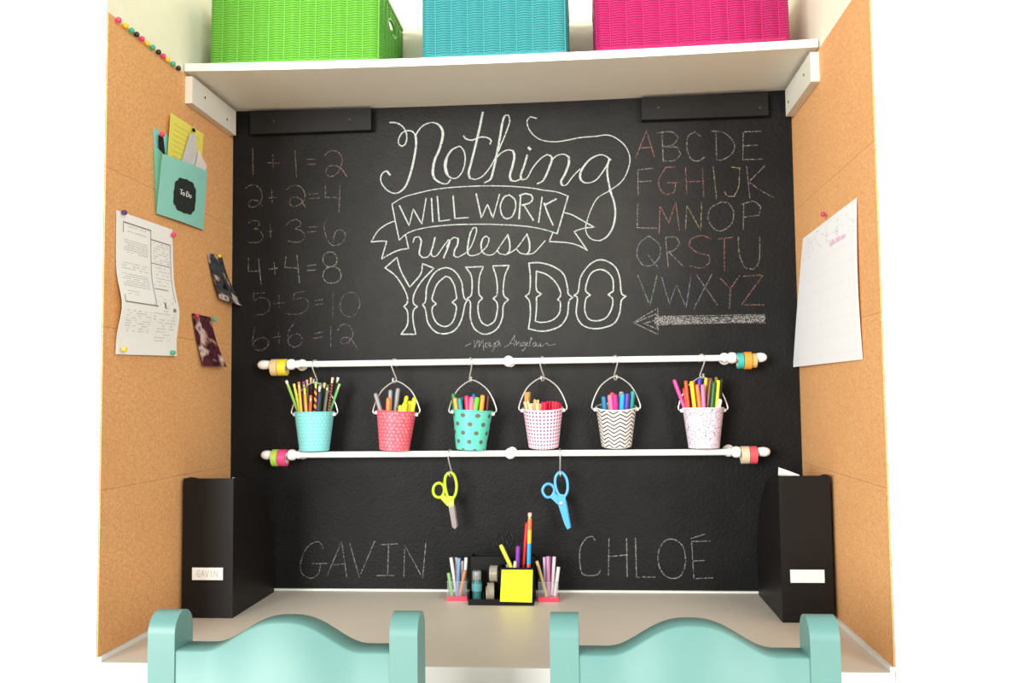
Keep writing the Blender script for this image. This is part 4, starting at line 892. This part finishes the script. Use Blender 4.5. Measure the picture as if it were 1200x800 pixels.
# photographs
def mat_snap(bg_, cols):
    m, nt, b = newmat('snapshot_%d' % len(bpy.data.materials))
    mp = nd(nt, 'ShaderNodeMapping'); nt.links.new(nd(nt, 'ShaderNodeUVMap').outputs[0], mp.inputs[0]); mp.inputs[3].default_value = (1.5, 2.0, 1); mp.inputs[1].default_value = (bg_[0]/9, bg_[1]/7, 0)
    n = noise(nt, 1.4, 2, .45, mp.outputs[0]); r = nd(nt, 'ShaderNodeValToRGB'); e = r.color_ramp.elements
    seq = [(.30, (24, 20, 24)), (.42, bg_), (.50, tuple(int(v*.6) for v in bg_)), (.56, cols[0]), (.62, cols[1]), (.72, bg_)]
    e[0].position = seq[0][0]; e[0].color = (*s2l(seq[0][1]), 1); e[1].position = seq[1][0]; e[1].color = (*s2l(seq[1][1]), 1)
    for p, c in seq[2:]: q = e.new(p); q.color = (*s2l(c), 1)
    nt.links.new(n, r.inputs[0]); nt.links.new(r.outputs[0], b.inputs['Base Color']); b.inputs['Roughness'].default_value = .35; b.inputs['Specular IOR Level'].default_value = .3
    return m
def photo(label, pix, bul, bgc, blobs):
    f = wallquad(pix, .0015, bul); o = paper('photograph', label, 'photograph', f, mat_snap(bgc, blobs), 6, 12, .0005)
photo('curled dark grey photograph pinned under the folder near the chalkboard', [(242, 296), (259, 299.5), (272, 359), (251, 350)], lambda u, v: .002+.026*(1-v)**2*(.5+u*.5), (74, 82, 84),
 [(150, 116, 100), (206, 200, 198)])
photo('curled maroon photograph hanging by two pins, lower on the left cork wall', [(224, 367), (246, 371.5), (256, 430), (233, 428.5)], lambda u, v: .002+.020*(1-v)**2*(.5+u*.5), (96, 44, 60),
 [(176, 130, 116), (222, 204, 200)])
pin('gold pin at the top of the dark grey photograph', on(254.5, 300, 0, .003), 1, 'gold', .005, G_); pin('red pin at the top left of the maroon photograph', on(228, 370, 0, .003), 1, 'red', .005, G_); pin('green pin at the top right of the maroon photograph', on(248.5, 374, 0, .003), 1, 'green', .005, G_)
# folder pocket with papers
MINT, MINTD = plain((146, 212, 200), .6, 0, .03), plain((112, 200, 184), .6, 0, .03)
pf = [on(x, y, 0, v) for x, y, v in ((190.5, 180, .030), (242.5, 200.5, .026), (238.5, 269.5, .006), (183.5, 250, .006))]
fo = thing('folder_pocket', 'mint green folder pocket pinned to the left cork wall with a black to-do label', 'folder', pf[3])
rel = lambda p: Vector(p)-pf[3]
ff = lambda u, v: tuple(rel(pf[3].lerp(pf[2], u).lerp(pf[0].lerp(pf[1], u), v))+Vector((.003*math.sin(PI*u), 0, 0)))
MB().sheet(ff, 8, 8).build('front_flap', MINT, fo, solid=.0007, smooth=60, offset=0)
bk = [on(179.5, 150, 0, .0016), on(234, 176, 0, .0016), on(239, 266, 0, .0016), on(183, 249, 0, .0016)]
fb = lambda u, v: tuple(rel(bk[3].lerp(bk[2], u).lerp(bk[0].lerp(bk[1], u), v)))
MB().sheet(fb, 4, 4).build('back_flap', MINT, fo, solid=.0007, smooth=60, offset=0)
for u in (0, 1):
    A_, B_ = [Vector(ff(u, v)) for v in (0, 1)], [Vector(fb(u, v)) for v in (0, .80 if u == 0 else .9)]
    g_ = lambda s_, v, A_=A_, B_=B_, u=u: tuple(B_[0].lerp(B_[1], v).lerp(A_[0].lerp(A_[1], v), s_)+Vector((0, (.006 if u == 0 else .002)*math.sin(PI*s_)*v, 0)))
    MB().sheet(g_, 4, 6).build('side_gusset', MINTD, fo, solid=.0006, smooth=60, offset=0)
# bracket-shaped black label and its lettering
qd = [(1.05, 0), (1, .24), (1, .60), (.90, .74), (.77, .77), (.74, .90), (.60, 1), (.24, 1)]
out = []
for k_ in range(4):
    for a, c_ in qd:
        for _ in range(k_): a, c_ = -c_, a
        out.append((.505+.235*a, .44+.275*c_))
o = MB().add([(lambda q: (q[0]+.0012, q[1], q[2]))(ff(u, v)) for u, v in out], [tuple(range(len(out)))]).build('label', plain((38, 44, 44), .6), fo); o['label'] = 'black bracket-shaped label'
tl = [[(0, 1), (.9, 1)], [(.45, 1), (.45, 0)], [(1.35, .6), (1.0, .45), (1.0, .1), (1.3, 0), (1.6, .2), (1.55, .5), (1.35, .6)], [(2.3, 1), (2.3, 0), (2.8, .1), (3.1, .5), (2.8, .95), (2.2, 1)], [(3.7, .6), (3.4, .45), (3.4, .1), (3.7, 0), (4.0, .2), (3.95, .5), (3.7, .6)]]
b = MB()
for st in tl:
    q = smoothpath([(p[0], p[1], 0) for p in st], step=4, cut=70) if len(st) > 2 else [Vector((*p, 0)) for p in st]
    b.tube([Vector(ff(.38+v.x*.062, .44+v.y*.085))+Vector((.0018, 0, 0)) for v in q], .0008, 5)
b.build('label_lettering', plain((226, 230, 226), .7), o)
# papers in the folder, standing between its flaps
def slip(name, label, pix, xv, mat, xb=None):
    P = [on(*p, 0, xv) for p in pix[:2]]+[on(*p, 0, xb if xb else xv-.012) for p in pix[2:]]
    f = lambda u, v: tuple(P[3].lerp(P[2], u).lerp(P[0].lerp(P[1], u), v)); return f, paper(name, label, 'paper', f, mat, 3, 6, .0005)
YP_ = plain((232, 222, 100), .7, 0, .03)
f, sl = slip('note_paper', 'yellow lined note paper sticking up from the mint folder', [(200, 132), (238.5, 157), (233, 230), (194, 215)], .012, YP_, .006)
printed(f, [(.1, .42+.075*i, .12+random.uniform(.3, .8), .428+.075*i) for i in range(7)], .0008, plain((204, 190, 84), .8), 'written_line', sl, None)
f, sl = slip('receipt', 'crumpled white receipt standing tallest of two in the mint folder', [(223, 156), (229, 157), (236, 232), (204, 218)], .0185, plain((206, 204, 202), .7, 0, .15, 80), .0105)
f, sl = slip('receipt', 'small white receipt at the right edge of the mint folder', [(233, 176), (242, 194), (237, 238), (222, 228)], .0225, plain((222, 212, 206), .7, 0, .12, 80), .0125)
f, sl = slip('card', 'small black and white card behind the left edge of the mint folder', [(186, 158), (191.5, 161), (196, 205), (187, 205)], .0075, plain((34, 32, 34), .5), .0045)
pin('pink pin holding the mint folder at its top left', on(186.5, 157.5, 0, .0085), 1, 'pink', .0058, G_)
b = MB()
pc = on(226, 154, 0, .016)
t = thing('paper_clip', 'small black clip at the top of the yellow note paper', 'clip', pc)
MB().prism([(-.006, 0), (.006, 0), (.004, .007), (-.004, .007)], 0, .0006, .004).build('clip_body', BLK, t)
MB().tube([(.004, -.004, .006), (.006, -.005, .013), (.006, .001, .014), (.004, .0, .006)], .0007, 6).build('wire_arm', STEEL, t)
# calendar sheet on the right wall
fR = wallquad([(941.5, 279.5), (1004.5, 231.5), (1011.5, 421), (935.5, 430)], W-.0015, lambda u, v: -.001-.012*(1-v)**2*(1-u)-.010*math.sin(PI*v)*.4)
cs = paper('calendar_sheet', 'large white calendar sheet pinned to the right cork wall', 'paper', fR, plain((238, 238, 240), .75, 0, .01))
rc2 = []
for i in range(70):
    u, v = random.uniform(.04, .96), random.uniform(.80, .98); rc2.append((u, v, u+.014, v+.007))
printed(fR, rc2, -.0011, plain((206, 206, 210), .8), 'printed_dot_band', cs, None)
printed(fR, [(.58, .80, .66, .825), (.68, .80, .75, .83), (.76, .80, .84, .82)], -.0012, plain((232, 190, 214), .8), 'printed_title', cs, None)
rc3 = [(.08, .06+.115*i, .96, .062+.115*i) for i in range(7)]+[(.08+.1257*i, .06, .081+.1257*i, .75) for i in range(8)]
printed(fR, rc3, -.0011, plain((228, 228, 232), .8), 'printed_grid', cs, None)
pin('red pin behind the top edge of the calendar sheet on the right cork wall', on(968.5, 251, 0, W-.003), -1, 'red', .0055, G_)

# ------------------------------------------------------------------ chairs in front of the desk
def chair(label, xc):
    YC = -1.0
    t = thing('wooden_chair', label, 'chair', (xc, YC, ZF+.0005), group='aqua painted chairs at the desk')
    HB = .918; hw = .2015; pw = .041; pd = .062
    for s in (-1, 1):
        xa, xb = sorted((s*hw, s*(hw-pw)))
        pr = [(0, 0), (.044, 0), (pd, .40)]
        for a in range(0, 181, 15): pr.append((pd/2+pd/2*math.cos(math.radians(a)), HB-.030+.030*math.sin(math.radians(a))))
        pr += [(0, .40)]
        MB().prism(pr, 0, xa, xb).build('back_post', AQUA, t, bevel=.008, seg=3)
        xf_, xg_ = sorted((s*hw, s*(hw-.038)))
        MB().box(xf_, xg_, .335, .373, 0, .435).build('front_leg', AQUA, t, bevel=.004)
        MB().box(min(s*(hw-.010), s*(hw-.030)), max(s*(hw-.010), s*(hw-.030)), .052, .336, .16, .19).build('side_stretcher', AQUA, t, bevel=.003)
    # crest rail with its central hump
    xi = hw-pw+.001; N = 36; zf_ = .866
    top = lambda x: zf_+.042*math.cos(PI/2*min(1, abs(x)/.118)**1.25)**2
    R = []
    for i in range(N+1):
        x = -xi+2*xi*i/N; z = top(x); R.append([(x, .0025, .70), (x, .0535, .70), (x, .0535, z-.003), (x, .0505, z), (x, .0050, z-.0005), (x, .0025, z-.003)])
    MB().rings(R).build('crest_rail', AQUA, t, smooth=50)
    for z0 in (.60, .52):
        MB().box(-xi, xi, .010, .034, z0, z0+.05).build('back_slat', AQUA, t, bevel=.004)
    MB().box(-hw-.008, hw+.008, .050, .385, .435, .460).build('seat', AQUA, t, bevel=.008, seg=3)
    MB().box(-xi, xi, .340, .366, .22, .25).build('front_stretcher', AQUA, t, bevel=.003)
    return t
chair('left aqua wooden chair with a humped back, in front of the desk', .4835)
chair('right aqua wooden chair with a humped back, in front of the desk', 1.0770)
